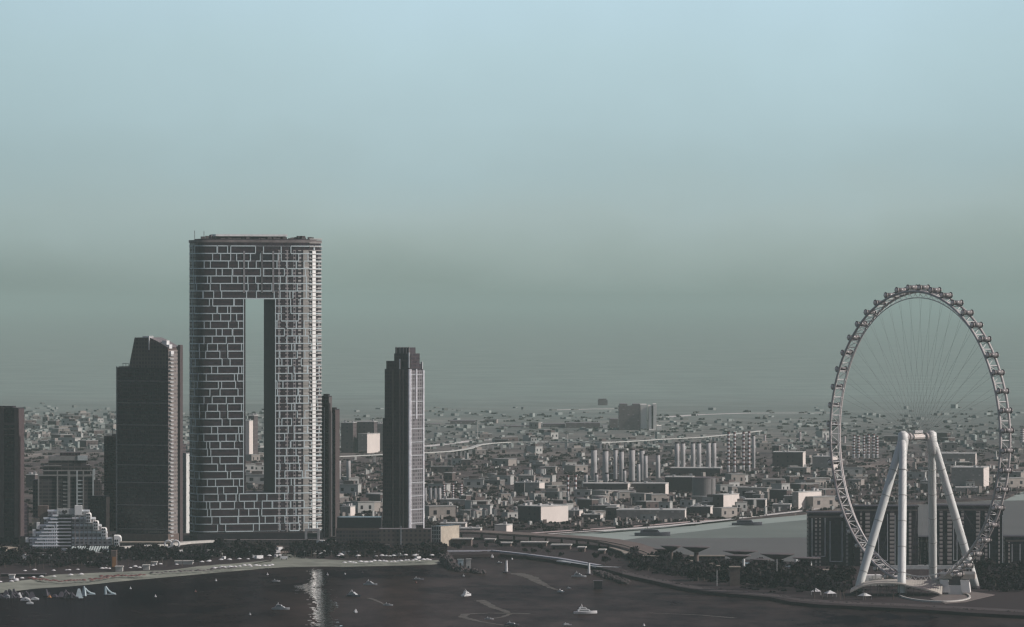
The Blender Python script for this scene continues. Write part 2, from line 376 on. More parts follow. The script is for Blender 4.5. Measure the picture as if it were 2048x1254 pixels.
def hollow_tower():
    Yc = 4960.0; pc = 512.5; a = R(17.5); ca, sa = math.cos(a), math.sin(a)
    rt = thing('hollow_tower', 'tall wide tower with a rectangular hole through it and white brick-like line pattern', 'skyscraper', (xat(pc, Yc), Yc, GZ), a)
    AX, BY, n = 64.7, 21.5, 3.2; N = 176; NL = 6.5
    ex = lambda c: NL if c < 0 else n
    pts = []
    for k in range(N):
        th = 2 * math.pi * k / N; c, s = math.cos(th), math.sin(th)
        pts.append(Vector((AX * math.copysign(abs(c) ** (2 / ex(c)), c), BY * math.copysign(abs(s) ** (2 / ex(c)), s), 0)))
    def wpx(x, y):
        X = xat(pc, Yc) + x * ca - y * sa; Y = Yc + x * sa + y * ca; return 1024 + X / Y * F
    def lx(px):          # local x of a point on the front face
        lo, hi = -AX, AX
        for _ in range(40):
            mid = (lo + hi) / 2
            y = -BY * (1 - min(1, abs(mid / AX)) ** ex(mid)) ** (1 / ex(mid))
            if wpx(mid, y) < px: lo = mid
            else: hi = mid
        return lo
    xl, xr = lx(491), lx(550.5)
    Z = lambda py: zat(py, Yc - 20) - GZ
    zt, z1, z0 = Z(485), Z(598), Z(986)
    def yo(x): return BY * (1 - min(1, abs(x / AX)) ** ex(x)) ** (1 / ex(x))
    wallm = facade('hollow_tower_glass', (0.034, 0.021, 0.027), (0.010, 0.006, 0.011), 3.75, 3.6, 0.62, 0.72, grough=0.3)
    left = [p.xy for p in pts if p.x < xl]; right = [p.xy for p in pts if p.x > xr]
    left = sorted(left, key=lambda p: math.atan2(p.y / BY, p.x / AX) % (2 * math.pi))
    L = left + [Vector((xl, -yo(xl)))]; L = [Vector((xl, yo(xl)))] + L
    rr = sorted(right, key=lambda p: math.atan2(p.y / BY, p.x / AX))
    Rr = [Vector((xr, -yo(xr)))] + rr + [Vector((xr, yo(xr)))]
    mb = MB(); mb.prism(L, 0, zt).build('left_leg', wallm, rt)
    mb = MB(); mb.prism(Rr, 0, zt).build('right_leg', wallm, rt)
    e = 0.01
    mid = [Vector((xl + e, -yo(xl)))] + [Vector((q, -yo(q))) for q in (xl * .5, 0, xr * .5)] + [Vector((xr - e, -yo(xr)))] + [Vector((xr - e, yo(xr)))] + [Vector((q, yo(q))) for q in (xr * .5, 0, xl * .5)] + [Vector((xl + e, yo(xl)))]
    MB().prism(mid, z1, zt).build('bridge', wallm, rt); MB().prism(mid, 0, z0).build('base_block', wallm, rt)
    # smooth inner lining of the hole
    d = yo(xr)
    MB().box(xr - 0.35, xr - 0.012, -d + 0.1, d - 0.1, z0, z1 - 0.01).build('inner_wall', mat('inner_wall_cladding', (0.03, 0.022, 0.026), 0.7, 0.25, 0.02), rt)
    # white frame pattern: arc coordinate along the outline, front half and both ends
    order = sorted(pts, key=lambda p: (math.atan2(p.y / BY, p.x / AX) + math.pi * 0.9) % (2 * math.pi))
    th0 = math.pi * 1.0
    arc = []
    for k in range(241):          # from the left end across the front to the right end
        th = math.pi * 0.93 + (math.pi * 1.2) * k / 240
        c, s = math.cos(th), math.sin(th)
        arc.append(Vector((AX * math.copysign(abs(c) ** (2 / ex(c)), c), BY * math.copysign(abs(s) ** (2 / ex(c)), s), 0)))
    S = [0]
    for p, q in zip(arc, arc[1:]): S.append(S[-1] + (q - p).length)
    TOT = S[-1]
    def at(s):
        s = max(0, min(TOT, s)); j = 0; lo, hi = 0, len(S) - 1
        while hi - lo > 1:
            md = (lo + hi) // 2
            if S[md] <= s: lo = md
            else: hi = md
        q = (s - S[lo]) / max(1e-6, S[hi] - S[lo]); return arc[lo].lerp(arc[hi], q)
    def strip(mb, s0, s1, za, zb, th=0.5, step=3.0):
        k = max(1, int(math.ceil((s1 - s0) / step)))
        for i in range(k):
            p, q = at(s0 + (s1 - s0) * i / k), at(s0 + (s1 - s0) * (i + 1) / k)
            d_ = q - p
            if d_.length < 1e-4: continue
            d_.normalize(); nrm = Vector((d_.y, -d_.x, 0))
            o = nrm * th; i0 = p - nrm * 0.05; i1 = q - nrm * 0.05
            mb.quad((*(p + o).xy, za), (*(q + o).xy, za), (*(q + o).xy, zb), (*(p + o).xy, zb))
            mb.quad((*(p + o).xy, zb), (*(q + o).xy, zb), (*i1.xy, zb), (*i0.xy, zb))
            mb.quad((*i0.xy, za), (*i1.xy, za), (*(q + o).xy, za), (*(p + o).xy, za))
            if i == 0: mb.quad((*i0.xy, za), (*(p + o).xy, za), (*(p + o).xy, zb), (*i0.xy, zb))
            if i == k - 1: mb.quad((*(q + o).xy, za), (*i1.xy, za), (*i1.xy, zb), (*(q + o).xy, zb))
    def s_of_px(px):
        best = 0; bd = 1e9
        for p, s in zip(arc, S):
            if p.y > 2: continue
            dd = abs(wpx(p.x, p.y) - px)
            if dd < bd: bd = dd; best = s
        return best
    sl, sr = s_of_px(491), s_of_px(550.5)
    rows = 38; zb0 = Z(1062); dz = (Z(492) - zb0) / rows
    rnd = random.Random(5)
    frm = mat('white_frame_line', (0.42, 0.5, 0.52), 0.5, 0.08); fl = 0.5
    base = []
    prev = []
    legL, legR = bpy.data.objects['left_leg'], bpy.data.objects['right_leg']
    def cells(seed):
        r_ = random.Random(seed); o = []; q = -r_.uniform(0, 18)
        while q < TOT:
            wd = r_.choice([10, 14, 18, 21, 25, 28]); o.append((max(0, q), min(TOT, q + wd))); q += wd + r_.choice([0.6, 3.2, 6, 8, 10])
        return [c for c in o if c[1] - c[0] > 2]
    allc = [cells(100 + (r * 5) % 8 * 7 + (r // 13)) for r in range(rows)]
    def pieces(a_, b_, hole):
        if not hole: return [(a_, b_)]
        return [q for q in ((a_, min(b_, sl)), (max(a_, sr), b_)) if q[1] - q[0] > .8]
    for r in range(rows + 1):
        z = zb0 + r * dz; here = z0 + .5 < z < z1 - .5; up = z0 - 1 < z < z1 - 2
        iv = sorted([c for q in (r - 1, r) if 0 <= q < rows for c in allc[q] if rnd.random() < .93]); mg = []
        for c in iv:
            if mg and c[0] <= mg[-1][1] + .5: mg[-1][1] = max(mg[-1][1], c[1])
            else: mg.append(list(c))
        for (h0, h1, par) in (((0, sl, legL), (sr, TOT, legR)) if here else ((0, TOT, rt),)):
            mb = MB(); strip(mb, h0, h1, z - .13, z + .13, 0.2)
            for c in mg:
                for q in pieces(*c, here):
                    if q[0] >= h0 - .1 and q[1] <= h1 + .1: strip(mb, q[0], q[1], z - fl, z + fl)
            if r < rows:
                for c in allc[r]:
                    for q in c:
                        if q < 1 or q > TOT - 1 or (up and sl - .5 < q < sr + .5) or not h0 <= q <= h1: continue
                        strip(mb, q - fl * .9, q + fl * .9, z + fl, z + dz - fl, 0.46)
            mb.build('frame_row', frm, par)
    mb = MB()          # edges of the hole
    for s in (sl - 0.6, sr + 0.6): strip(mb, s - 0.4, s + 0.4, z0, z1, 0.55)
    strip(mb, sl, sr, z1 - 0.2, z1 + 1.0, 0.6); mb.build('hole_edge', frm, rt)
    # vertical bays on the sunny right-hand curve
    def vbay(pa, pb, name, mt, th, za=None, zb=None):
        mb = MB(); strip(mb, s_of_px(pa), s_of_px(pb), za or Z(1064), zb or Z(500), th, 1.0); return mb.build(name, mt, rt)
    pale = facade('pale_stone_bay', (0.3, 0.29, 0.27), (0.2, 0.2, 0.19), 3.75, 7, 0.3, 0.9)
    vbay(606, 618, 'stone_bay', pale, 0.3)
    grid = facade('slot_window_bay', (0.26, 0.25, 0.25), (0.02, 0.014, 0.022), 3.75, 2.6, 0.62, 0.6)
    for pa, pb in ((556, 560), (571, 576), (587, 592)): vbay(pa, pb, 'window_bay', grid, 0.22)
    m = bpy.data.materials.new('sun_glint_metal'); m.use_nodes = True; b_ = m.node_tree.nodes['Principled BSDF']  # added strip standing in for the sun's reflection on the curved facade
    b_.inputs['Base Color'].default_value = (0.74, 0.76, 0.74, 1); b_.inputs['Roughness'].default_value = 0.48; b_.inputs['Metallic'].default_value = 0.9
    vbay(624, 630.5, 'sun_glint_strip', m, 0.8)
    mb = MB()
    for k in range(77):
        zz = Z(1060) + k * 3.75; strip(mb, s_of_px(618), TOT, zz, zz + (.7 if k % 2 else 1.0), .95 if k % 4 else 1.15)
    o_ = mb.build('sunny_side_slabs', mat('sunny_slab', (0.36, 0.36, 0.35), .7), rt); tag(o_, kind='stuff')
    wd = facade('balcony_recess', (0.34, 0.34, 0.33), (0.03, 0.025, 0.03), 3.75, 40, 0.55, 0.99)
    vbay(596, 602, 'balcony_stack', wd, 0.25); vbay(619, 622, 'balcony_stack', wd, 0.2); vbay(635, 641, 'balcony_stack', wd, 0.3)
    # framed screen over the bridge
    mb = MB()
    for px in (497, 513, 528, 546):
        s = s_of_px(px); strip(mb, s - 0.9, s + 0.9, z1 + 6, Z(502), 0.62)
    mb.build('screen_fin', mat('grey_fin', (0.2, 0.2, 0.21), 0.6), rt)
    MB().box(lx(500), lx(545), -yo(0) - 0.25, -yo(0) + 0.3, Z(518), Z(505)).build('recess', M_BLACK, rt)
    # crown: parapet, long roof screen, small plant and aerials
    sc = 1.0
    MB().prism([p.xy * 1.012 for p in pts], zt + 0.02, zt + 2.4).build('parapet', mat('crown_band', (0.17, 0.15, 0.15), 0.7, 0.25, 0.1), rt)
    MB().prism([p.xy * 0.93 for p in pts], zt + 2.42, zt + 3.6).build('roof_deck', M_DARK, rt)
    xa, xb = lx(438), lx(578)
    MB().box(xa, xb, -9, 8, zt + 3.62, Z(472.5)).build('plant_room', M_DARK, rt)
    MB().box(xa - 1, xb + 1, -12, 10, Z(472.5) + 0.02, Z(468.5)).build('roof_screen', M_WHITE, rt)
    rnd = random.Random(3)
    mb = MB()
    for k in range(46):
        x = rnd.uniform(-58, 58); h = rnd.uniform(0.8, 3.2); wd_ = rnd.uniform(0.8, 2.6); y = -rnd.uniform(8, 15)
        if xa - 2 < x < xb + 2: h *= 0.6
        mb.box(x - wd_, x + wd_, y, y + 3, zt + 3.61, zt + 3.6 + h)
    tag(mb.build('roof_plant', mat('roof_plant_grey', (0.12, 0.11, 0.11), 0.7, 0.3, 0.4), rt), kind='stuff')
    for px, h in ((392, 8), (414, 7.5), (514, 4)):
        o = MB().tube([(lx(px), -8, zt + 3.6), (lx(px), -8, zt + 3.6 + h)], 0.3, 5).build('aerial', M_DSTEEL, rt)
    MB().tube([(lx(428), -8, zt + 3.6), (lx(428), -8, zt + 7.5)], [2.6, 1.4], 8).build('roof_tank', M_DARK, rt)
    # entrance portal at the foot
    MB().box(lx(384), lx(640) , -yo(0) - 0.5, -2, 0, Z(1066)).build('lobby', M_BLACK, rt)
    return rt
hollow_tower()

def dark_tower():
    Y = 4850; a = -19
    rt, x, z = bld('dark_tower', 'dark glass tower with a slanted stepped top and pale balconies on its right side', 'skyscraper', 232, 337, Y, a)
    d = 32
    MB().box(x(232), x(337), 0, d, 0, z(735)).build('body', GL_D, rt)
    # slanted upper block (leans in on its left side)
    xb0, xb1, xt0 = x(256), x(337), x(268); z0, z1, z2 = z(735) + 0.02, z(675), z(682)
    mb = MB()
    mb.v += [(xb0, 1, z0), (xb1 - .4, 1, z0), (xb1 - .4, 1, z2 - 6), (x(314), 1, z2), (x(298), 1, z1), (xt0, 1, z1), (xb0, d - 1, z0), (xb1 - .4, d - 1, z0), (xb1 - .4, d - 1, z2 - 6), (x(314), d - 1, z2), (x(298), d - 1, z1), (xt0, d - 1, z1)]
    for q in ((0, 1, 2, 3, 4, 5), (11, 10, 9, 8, 7, 6), (1, 7, 8, 2), (2, 8, 9, 3), (3, 9, 10, 4), (4, 10, 11, 5), (5, 11, 6, 0)): mb.f.append(q); mb.mi.append(0)
    mb.build('slanted_crown', facade('slanted_crown_glass', (0.085, 0.06, 0.058), (0.025, 0.019, 0.024), 3.7, 3.1, 0.55, 0.6), rt)
    mb = MB(); mb.box(x(297.5), x(299), -0.3, 10, z1 - 12, z1 + 1.2); mb.box(x(285), x(299), 0, 10, z1 + 0.02, z1 + 1.4); mb.build('crown_fin', M_WHITE, rt)
    for k, (p0, p1, ya, yb) in enumerate(((322, 332, 681, 692), (329, 337.5, 689, 697), (336, 341, 702, 708))):
        MB().box(x(p0), x(p1), 3, 10, z(yb), z(ya)).build('roof_box', M_WHITE, rt)
    MB().box(x(234), x(256) - 0.1, 2, d - 4, z(735) + 0.02, z(733)).build('terrace', M_BEIGE, rt)
    mb = MB()
    for p in (244, 250, 255): mb.tube([(x(p), 1, z(735)), (x(p), 1, z(727))], 0.25, 5)
    mb.tube([(x(243), 1, z(727)), (x(256), 1, z(727))], 0.25, 5); mb.build('rooftop_frame', M_DSTEEL, rt)
    xr = x(337)
    # sunny side face: slab edges and pier
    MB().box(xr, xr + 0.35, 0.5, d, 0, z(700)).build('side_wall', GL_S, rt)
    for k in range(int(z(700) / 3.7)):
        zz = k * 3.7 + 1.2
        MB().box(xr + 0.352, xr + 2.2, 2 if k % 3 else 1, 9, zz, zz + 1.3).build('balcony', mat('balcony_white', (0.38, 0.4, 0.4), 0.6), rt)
    MB().box(xr + 0.36, xr + 2.6, d - 8, d - 1, 0, z(690)).build('stair_core', mat('warm_grey_core', (0.07, 0.055, 0.058), 0.8), rt)
    for yy in (762, 806, 850, 890, 930, 965, 1010, 1058):
        MB().box(x(232) - .3, x(337) + .2, -0.35, -0.002, z(yy) - 0.35, z(yy) + 0.35).build('floor_band', mat('thin_floor_band', (0.15, 0.14, 0.15), 0.6), rt)
    MB().box(x(232) - 0.4, x(232) + 0.7, -0.4, -0.003, 0, z(733)).build('corner_trim', mat('corner_trim_grey', (0.14, 0.15, 0.16), 0.6), rt)
    MB().box(x(225), x(340), -3, d, 0, z(1068)).build('podium', M_BROWN, rt)
dark_tower()

def slab_tower(label, px0, pxs, px1, pyt, Y, a, mt, side=None, steps=(), trims=(), trimmat=None, name='slab_tower', cat='skyscraper', d=None):
    rt, x, z = bld(name, label, cat, px0, pxs, Y, a)
    if d is None: d = (px1 - pxs) * Y / F / max(0.12, abs(math.sin(R(a))))
    d = max(12, min(60, d))
    MB().box(x(px0), x(pxs), 0, d, 0, z(pyt)).build('body', mt, rt)
    if side: MB().box(x(pxs), x(pxs) + 0.3, 0.3, d - 0.3, 0, z(pyt) - 1).build('side_wall', side, rt)
    for (p0, p1, y, dd) in steps:
        MB().box(x(p0), x(p1), dd, d - dd - 1, z(pyt) + 0.02, z(y)).build('setback', mt, rt)
    for (p0, p1, ya, yb, mm) in trims:
        MB().box(x(p0), x(p1), -0.5, -0.003, z(yb), z(ya)).build('pier', mm, rt)
    return rt, x, z, d
TR = mat('pier_brown', (0.11, 0.085, 0.085), 0.8); TRL = mat('pier_pale', (0.36, 0.38, 0.4), 0.6)
slab_tower('dark tower with brown corner bands cut off by the left edge of the picture', -34, 38, 46, 815, 4900, -14, GL_D, mat('brown_side', (0.07, 0.05, 0.054), 0.8),
           steps=((-30, 24, 812, 3),), trims=((-34, 8, 815, 1075, TR), (30, 38, 815, 1075, TR), (8, 30, 845, 850, TR), (8, 30, 856, 859, TR), (8, 30, 868, 870, TR)))
slab_tower('narrow dark tower with a rooftop mast directly left of the slant-topped tower', 208, 232, 236, 872, 5140, -10, GL_D, steps=((222, 230, 868, 4),), name='narrow_tower')
for o_ in (1,):
    rt, x, z, d = slab_tower('low dark block with one pale right edge between the terraced hotel and the slant-topped tower', 181, 212, 216, 992, 4980, -12, GL_D, mat('sunlit_edge', (0.34, 0.3, 0.25), 0.8), name='dark_block', cat='building')  # right edge lightened: sunlight painted into the side colour
MB().tube([(xat(225.5, 5160), 5160, zat(870, 5160)), (xat(225.5, 5160), 5160, zat(856, 5160))], 0.5, 5).build('mast', M_DARK)
tag(bpy.data.objects['mast'], 'thin dark mast on top of the narrow tower left of the slant-topped tower', 'mast')
slab_tower('narrow brown tower showing behind the right side of the slant-topped tower', 352, 365, 368, 888, 5150, -14, GL_L, name='narrow_tower')
rt, x, z, d = slab_tower('slim pale tower squeezed just left of the hollow tower', 364, 372, 376, 906, 5100, -25, facade('slim_pale', (0.26, 0.27, 0.27), (0.12, 0.12, 0.13), 3.6, 3, 0.4, 0.4), mat('slim_pale_side', (0.6, 0.62, 0.6), 0.6), name='narrow_tower')
slab_tower('low dark office block in shade by the left edge', -20, 44, 54, 1012, 4930, -14, GL_D, name='dark_block', cat='building', steps=((18, 44, 1006, 4),))
# twin dark towers right of the hollow tower
slab_tower('taller of the two slim dark towers right of the hollow tower', 640, 657, 661, 792, 5020, -14, GL_D, mat('grey_side', (0.1, 0.09, 0.09), .8), steps=((645, 655, 788, 3),), trims=((648, 649.4, 815, 1075, TRL),), name='slim_tower')
slab_tower('shorter of the two slim dark towers right of the hollow tower', 658, 670, 675, 818, 5040, -20, GL_D, mat('brown_side2', (0.07, 0.055, 0.055), .8), steps=((661, 668, 815, 3),), trims=((664, 665.6, 826, 1075, TRL),), name='slim_tower')

def art_deco_tower():
    Y = 4990; a = -30
    rt, x, z = bld('stepped_tower', 'stepped art deco tower with white vertical ribs standing alone', 'skyscraper', 769, 819, Y, a)
    d = (845 - 819) * Y / F / math.sin(R(30)) ; d = 26.5; xr = x(819); xl = x(769)
    wm = facade('stepped_tower_wall', (0.036, 0.025, 0.031), (0.02, 0.016, 0.022), 3.6, 2.6, 0.6, 0.66)
    MB().box(xl, xr, 0, d, 0, z(738)).build('body', wm, rt)
    MB().box(xl + 1.2, x(800), 1.0, d - 2, z(738) + .02, z(722)).build('setback', wm, rt)
    MB().box(x(784), xr + 0 - 1.0, 4, d - 5, z(722) + .03, z(707)).build('setback', wm, rt)
    MB().box(x(801), xr - 1.02, 3.95, d - 5.05, z(738) + .02, z(722)).build('setback', wm, rt)
    MB().box(x(784), x(812), 6, d - 8, z(707) + .02, z(695)).build('crown', M_DARK, rt)
    for p in (786, 793, 800, 806, 811): MB().box(x(p), x(p) + 1.1, 5.6, 5.99, z(707) + .02, z(694)).build('crown_pier', mat('crown_pier', (0.3, 0.27, 0.26), .7), rt)
    MB().box(xl - 1.6, x(783), -1.2, d, 0, z(836)).build('lower_wing', wm, rt)
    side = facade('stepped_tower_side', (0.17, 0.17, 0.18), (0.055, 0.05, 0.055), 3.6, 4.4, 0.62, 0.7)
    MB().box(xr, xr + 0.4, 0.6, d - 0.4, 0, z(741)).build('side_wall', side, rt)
    for yy, nm, w_, pt in ((0.1, 'rib', 1.6, 738), (11.5, 'rib', 1.3, 738), (d - 1.5, 'rib', 1.6, 741)):
        MB().box(xr + 0.402, xr + 1.3, yy, yy + w_, 0 if yy != 11.5 else z(838), z(pt)).build(nm, mat('white_rib', (0.74, 0.76, 0.8), .5), rt)
    for k in range(12):
        zz = z(750 + 27 * k); MB().box(xr + 0.41, xr + 0.8, 1.8, d - 1.8, zz, zz + 0.9).build('side_band', mat('side_band', (0.36, 0.38, 0.4), .6), rt)
    MB().box(x(813), x(816), 3.2, 3.94, z(736), z(705)).build('rib', M_WHITE, rt)
    MB().box(x(799), x(801), -0.7, -0.002, z(738), z(718)).build('rib', M_WHITE, rt)
    for p, w_ in ((785.5, 1.0), (799, 1.6), (806, 1.2), (815, 0.9)):
        MB().box(x(p), x(p) + w_, -0.6, -0.004, 0, z(739)).build('pier', mat('stone_pier', (0.17, 0.14, 0.13), .8), rt)
    MB().box(xr - 0.7, xr + 0.39, -0.9, 0.09, 0, z(738)).build('corner_rib', mat('white_rib', (0.74, 0.76, 0.8), .5), rt)
    MB().box(xr - 6, xr - 1, d - 4.9, d - 0.3, z(738) + .03, z(728)).build('rear_turret', wm, rt)
    MB().box(xr - 2, xr + 0.1, d - 1.6, d - 0.8, z(738), z(724)).build('turret_fin', M_WHITE, rt)
art_deco_tower()

# low blocks around the feet of the towers
def block(name, label, cat, px0, px1, pyt, pyb, depth=20, a=0, mt=None, side=None, extras=(), group=None, pxs=None, roofm=None):
    Y = gY(pyb); pxs = pxs or px1
    rt, x, z = bld(name, label, cat, px0, pxs, Y, a, group)
    MB().box(x(px0), x(pxs), 0, depth, 0, z(pyt)).build('wall', mt or GL_M, rt)
    if side: MB().box(x(pxs), x(pxs) + 0.3, 0.2, depth - .2, 0, z(pyt) - .4).build('side_wall', side, rt)
    if roofm: MB().box(x(px0) - .6, x(pxs) + .6, -.6, depth + .6, z(pyt) + .01, z(pyt) + 1.0).build('roof', roofm, rt)
    for (nm, p0, p1, ya, yb, y0, y1, mm) in extras:
        MB().box(x(p0), x(p1), y0, y1, z(yb), z(ya)).build(nm, mm, rt)
    return rt, x, z
Y0 = 1080
block('podium_block', 'long brown podium block with a black roof between slim towers and stepped tower', 'building', 672, 770, 1060, 1098, 40, 0, GL_L,
      extras=(('black_roof', 674, 762, 1035, 1059.6, 2, 30, M_BLACK), ('parapet', 672, 770, 1056.5, 1059.9, 0.2, 1.2, M_BROWN)))
block('podium_block', 'brown podium with square windows at the foot of the stepped tower', 'building', 758, 862, 1058, 1102, 22, 0, facade('podium_brown', (0.1, 0.078, 0.074), (0.022, 0.018, 0.022), 4.2, 4.2, 0.5, 0.45),
      extras=(('turret', 832, 846, 1050, 1057.9, 1, 8, GL_L), ('pier', 801, 803, 1052, 1100, -0.6, -0.004, TRL)))
rt, x, z = block('office_block', 'beige office block with a white window grid right of the stepped tower', 'building', 863, 880, 1052, 1093, 34, -32, mat('office_dark_glass', (0.05, 0.045, 0.05), .3), mat('sunny_beige_wall', (0.42, 0.38, 0.31), .8), pxs=880)
for k in range(5): MB().box(x(863) + k * 2.55, x(863) + k * 2.55 + 0.7, -0.5, -0.003, 0, z(1052) + .4).build('mullion', M_OFFW, rt)
for k in range(5): MB().box(x(863), x(880), -0.42, -0.002, z(1052) - 0.6 - k * 4.0, z(1052) - k * 4.0 + 0.2).build('floor_band', M_OFFW, rt)

def grid_hotel():
    Y = 5060; rt, x, z = bld('stepped_hotel', 'large stepped hotel with a frame grid front behind the white terraced hotel', 'hotel', 72, 200, Y, 5)
    g = facade('hotel_frame_wall', (0.09, 0.08, 0.08), (0.028, 0.024, 0.028), 3.6, 6.5, 0.6, 0.86)
    fr = mat('hotel_frame', (0.3, 0.3, 0.29), .75); frl = mat('hotel_frame_sunny', (0.58, 0.64, 0.64), .7)  # second frame colour is a lit copy, sunlight painted in
    d = 26
    MB().box(x(66), x(200), 2, d, 0, z(960)).build('rear_wing', GL_L, rt)
    MB().box(x(76), x(186), 0, d - 1, 0, z(950)).build('main_wing', g, rt)
    for nm, p0, p1, yt, yb, y0 in (('upper_step', 87, 180, 930, 950, .6), ('upper_step', 97, 172, 912, 930, 1.4), ('upper_step', 120, 160, 905, 912, 4)):
        MB().box(x(p0), x(p1), y0, d - 3 - y0, z(yb) + .02, z(yt)).build(nm, g if yt > 906 else GL_L, rt)
    for p0, p1, ya, yb in ((77, 186, 949, 952), (84, 186, 940, 942), (88, 123, 930, 932), (97, 172, 912, 921), (140, 195, 951, 953)):
        MB().box(x(p0), x(p1), -0.9 if p0 != 97 else 0.7, -0.003 if p0 != 97 else 1.39, z(yb), z(ya)).build('frame_beam', fr, rt)
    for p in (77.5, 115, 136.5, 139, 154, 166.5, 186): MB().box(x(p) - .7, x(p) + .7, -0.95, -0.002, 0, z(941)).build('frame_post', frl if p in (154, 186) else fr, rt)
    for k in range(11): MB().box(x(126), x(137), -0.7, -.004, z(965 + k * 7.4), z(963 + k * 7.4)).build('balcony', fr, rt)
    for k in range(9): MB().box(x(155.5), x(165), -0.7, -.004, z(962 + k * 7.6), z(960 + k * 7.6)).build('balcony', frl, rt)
    MB().box(x(186), x(195), 3, d - 4, 0, z(948)).build('side_step', g, rt); MB().box(x(195), x(203), 5, d - 6, 0, z(965)).build('side_step', g, rt)
    MB().box(x(155), x(175), 0.2, 1.3, z(921) + .1, z(911)).build('sunny_parapet', frl, rt)
    MB().box(x(186.2), x(190), 2.5, 2.99, z(984), z(938)).build('sunny_parapet', frl, rt)
grid_hotel()

def terraced_hotel():
    Y = 4800; rt, x, z = bld('terraced_hotel', 'white terraced hotel with stepped balconies and a dark emblem on its roof sign', 'hotel', 55, 240, Y, 3)
    bal = facade('terrace_wall', (0.5, 0.5, 0.5), (0.09, 0.075, 0.085), 3.45, 4.4, 0.55, 0.62)
    wf = mat('terrace_white', (0.74, 0.78, 0.82), .6, .08)
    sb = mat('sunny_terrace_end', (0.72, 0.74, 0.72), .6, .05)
    steps = [(96, 178, 1021, 1036), (88, 190, 1036, 1050), (80, 202, 1050, 1064), (72, 214, 1064, 1076), (60, 224, 1076, 1097)]
    for k, (p0, p1, yt, yb) in enumerate(steps):
        MB().box(x(p0), x(p1), -k * 1.6, 22, z(yb) + (.01 if k < 4 else 0), z(yt)).build('terrace', bal, rt)
        MB().box(x(p0) - .3, x(p1) + .3, -k * 1.6 - .5, -k * 1.6 - .004, z(yt) - .8, z(yt) + .9).build('parapet', wf, rt)
    # bright curved white balcony stack at the front left, and dark glass bay beside it
    for k in range(10):
        yy = 1030 + k * 6.6; off = k * 1.5
        p0 = 106 - k * 4.4
        mb = MB(); y0 = -7.6 - off * .25
        mb.box(x(p0), x(117), y0, -1, z(yy) - 1.0, z(yy) + .35)
        mb.build('balcony', wf, rt)
    MB().box(x(116.5), x(144), -7.2, -1, 0, z(1030)).build('glass_bay', M_BLACK, rt)
    for k in range(9): MB().box(x(117.1), x(143), -8.1, -7.21, z(1036 + k * 6.8) - .7, z(1036 + k * 6.8) + .5).build('balcony', mat('cool_slab', (0.36, 0.38, 0.42), .6), rt)
    for k in range(7): MB().box(x(88 + k * 4.3) - .35, x(88 + k * 4.3) + .35, -9.0, -8.0, 0, z(1082 - k * 6)).build('post', wf, rt)
    for p in (151, 159, 167, 175, 184, 193, 203, 212): MB().box(x(p) - .35, x(p) + .35, -7.6, -6.5, 0, z(1030 + max(0, p - 160) * .62)).build('post', mat('post_grey', (0.3, 0.28, 0.28), .7), rt)
    # rounded sunny ends of the terraces on the right
    for (p0, p1, yt, yb) in ((172, 182, 1026, 1045), (187, 197, 1042, 1060), (203, 213, 1056, 1074), (228, 242, 1071, 1097)):
        mb = MB(); xa, xb = x(p0), x(p1); r = (xb - xa) * .45
        prof = [(xa, z(yb)), (xb, z(yb)), (xb, z(yt) - r)] + [(xb - r + r * math.cos(q * math.pi / 12), z(yt) - r + r * math.sin(q * math.pi / 12)) for q in range(1, 7)] + [(xa, z(yt))]
        n_ = len(prof); mb.v = [(p[0], -9.5, p[1]) for p in prof] + [(p[0], 16, p[1]) for p in prof]
        mb.f = [tuple(range(n_)), tuple(reversed(range(n_, 2 * n_)))] + [(j, (j - 1) % n_, n_ + (j - 1) % n_, n_ + j) for j in range(n_)]; mb.mi = [0] * len(mb.f)
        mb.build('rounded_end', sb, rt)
        g_ = MB()
        for i in range(2):
            for j in range(3): g_.box(xa + .8 + i * 1.9, xa + 2.0 + i * 1.9, -9.75, -9.49, z(yb) + 1 + j * 3.0, z(yb) + 2.9 + j * 3.0)
        g_.build('window_trio', M_BLACK, rt)
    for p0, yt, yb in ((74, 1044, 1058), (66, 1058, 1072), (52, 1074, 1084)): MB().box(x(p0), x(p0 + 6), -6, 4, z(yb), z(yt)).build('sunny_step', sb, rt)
    MB().box(x(76), x(96), 2, 18, z(1036), z(1012)).build('rear_stair', M_BROWN, rt)
    MB().box(x(64), x(80), 2, 18, z(1064), z(1036)).build('rear_stair', M_BEIGE, rt); MB().box(x(40), x(70), 2, 18, 0, z(1074)).build('rear_stair', M_BROWN, rt)
    # roof sign with dark twin-lobed emblem, and blank bright stair head
    MB().box(x(114), x(149), -1.5, 1.5, z(1030) + .9, z(1017)).build('sign_board', mat('sign_pale', (0.5, 0.52, 0.5), .7), rt)
    mb = MB(); cx, cz, k = x(129.5), z(1023.6), 1.0
    for sx in (-1, 1):
        n_ = 12; pr = [(cx + sx * 1.25 + 1.35 * math.cos(q * math.tau / n_), cz + .35 + 1.45 * math.sin(q * math.tau / n_)) for q in range(n_)]
        i = len(mb.v); mb.v += [(p[0], -1.75 - .01 * sx, p[1]) for p in pr]; mb.f.append(tuple(i + q for q in range(n_))); mb.mi.append(0)
    i = len(mb.v); mb.v += [(cx - 1.9, -1.78, cz - .4), (cx, -1.78, cz - 2.6), (cx + 1.9, -1.78, cz - .4)]; mb.f.append((i, i + 1, i + 2)); mb.mi.append(0)
    mb.box(cx - 4.6, cx - 4.2, -1.8, -1.52, cz - 1.4, cz + 1.4)
    mb.build('emblem', M_DARK, rt)
    MB().box(x(149.5), x(164), -2.4, 6, z(1030), z(1011)).build('stair_head', sb, rt)
terraced_hotel()

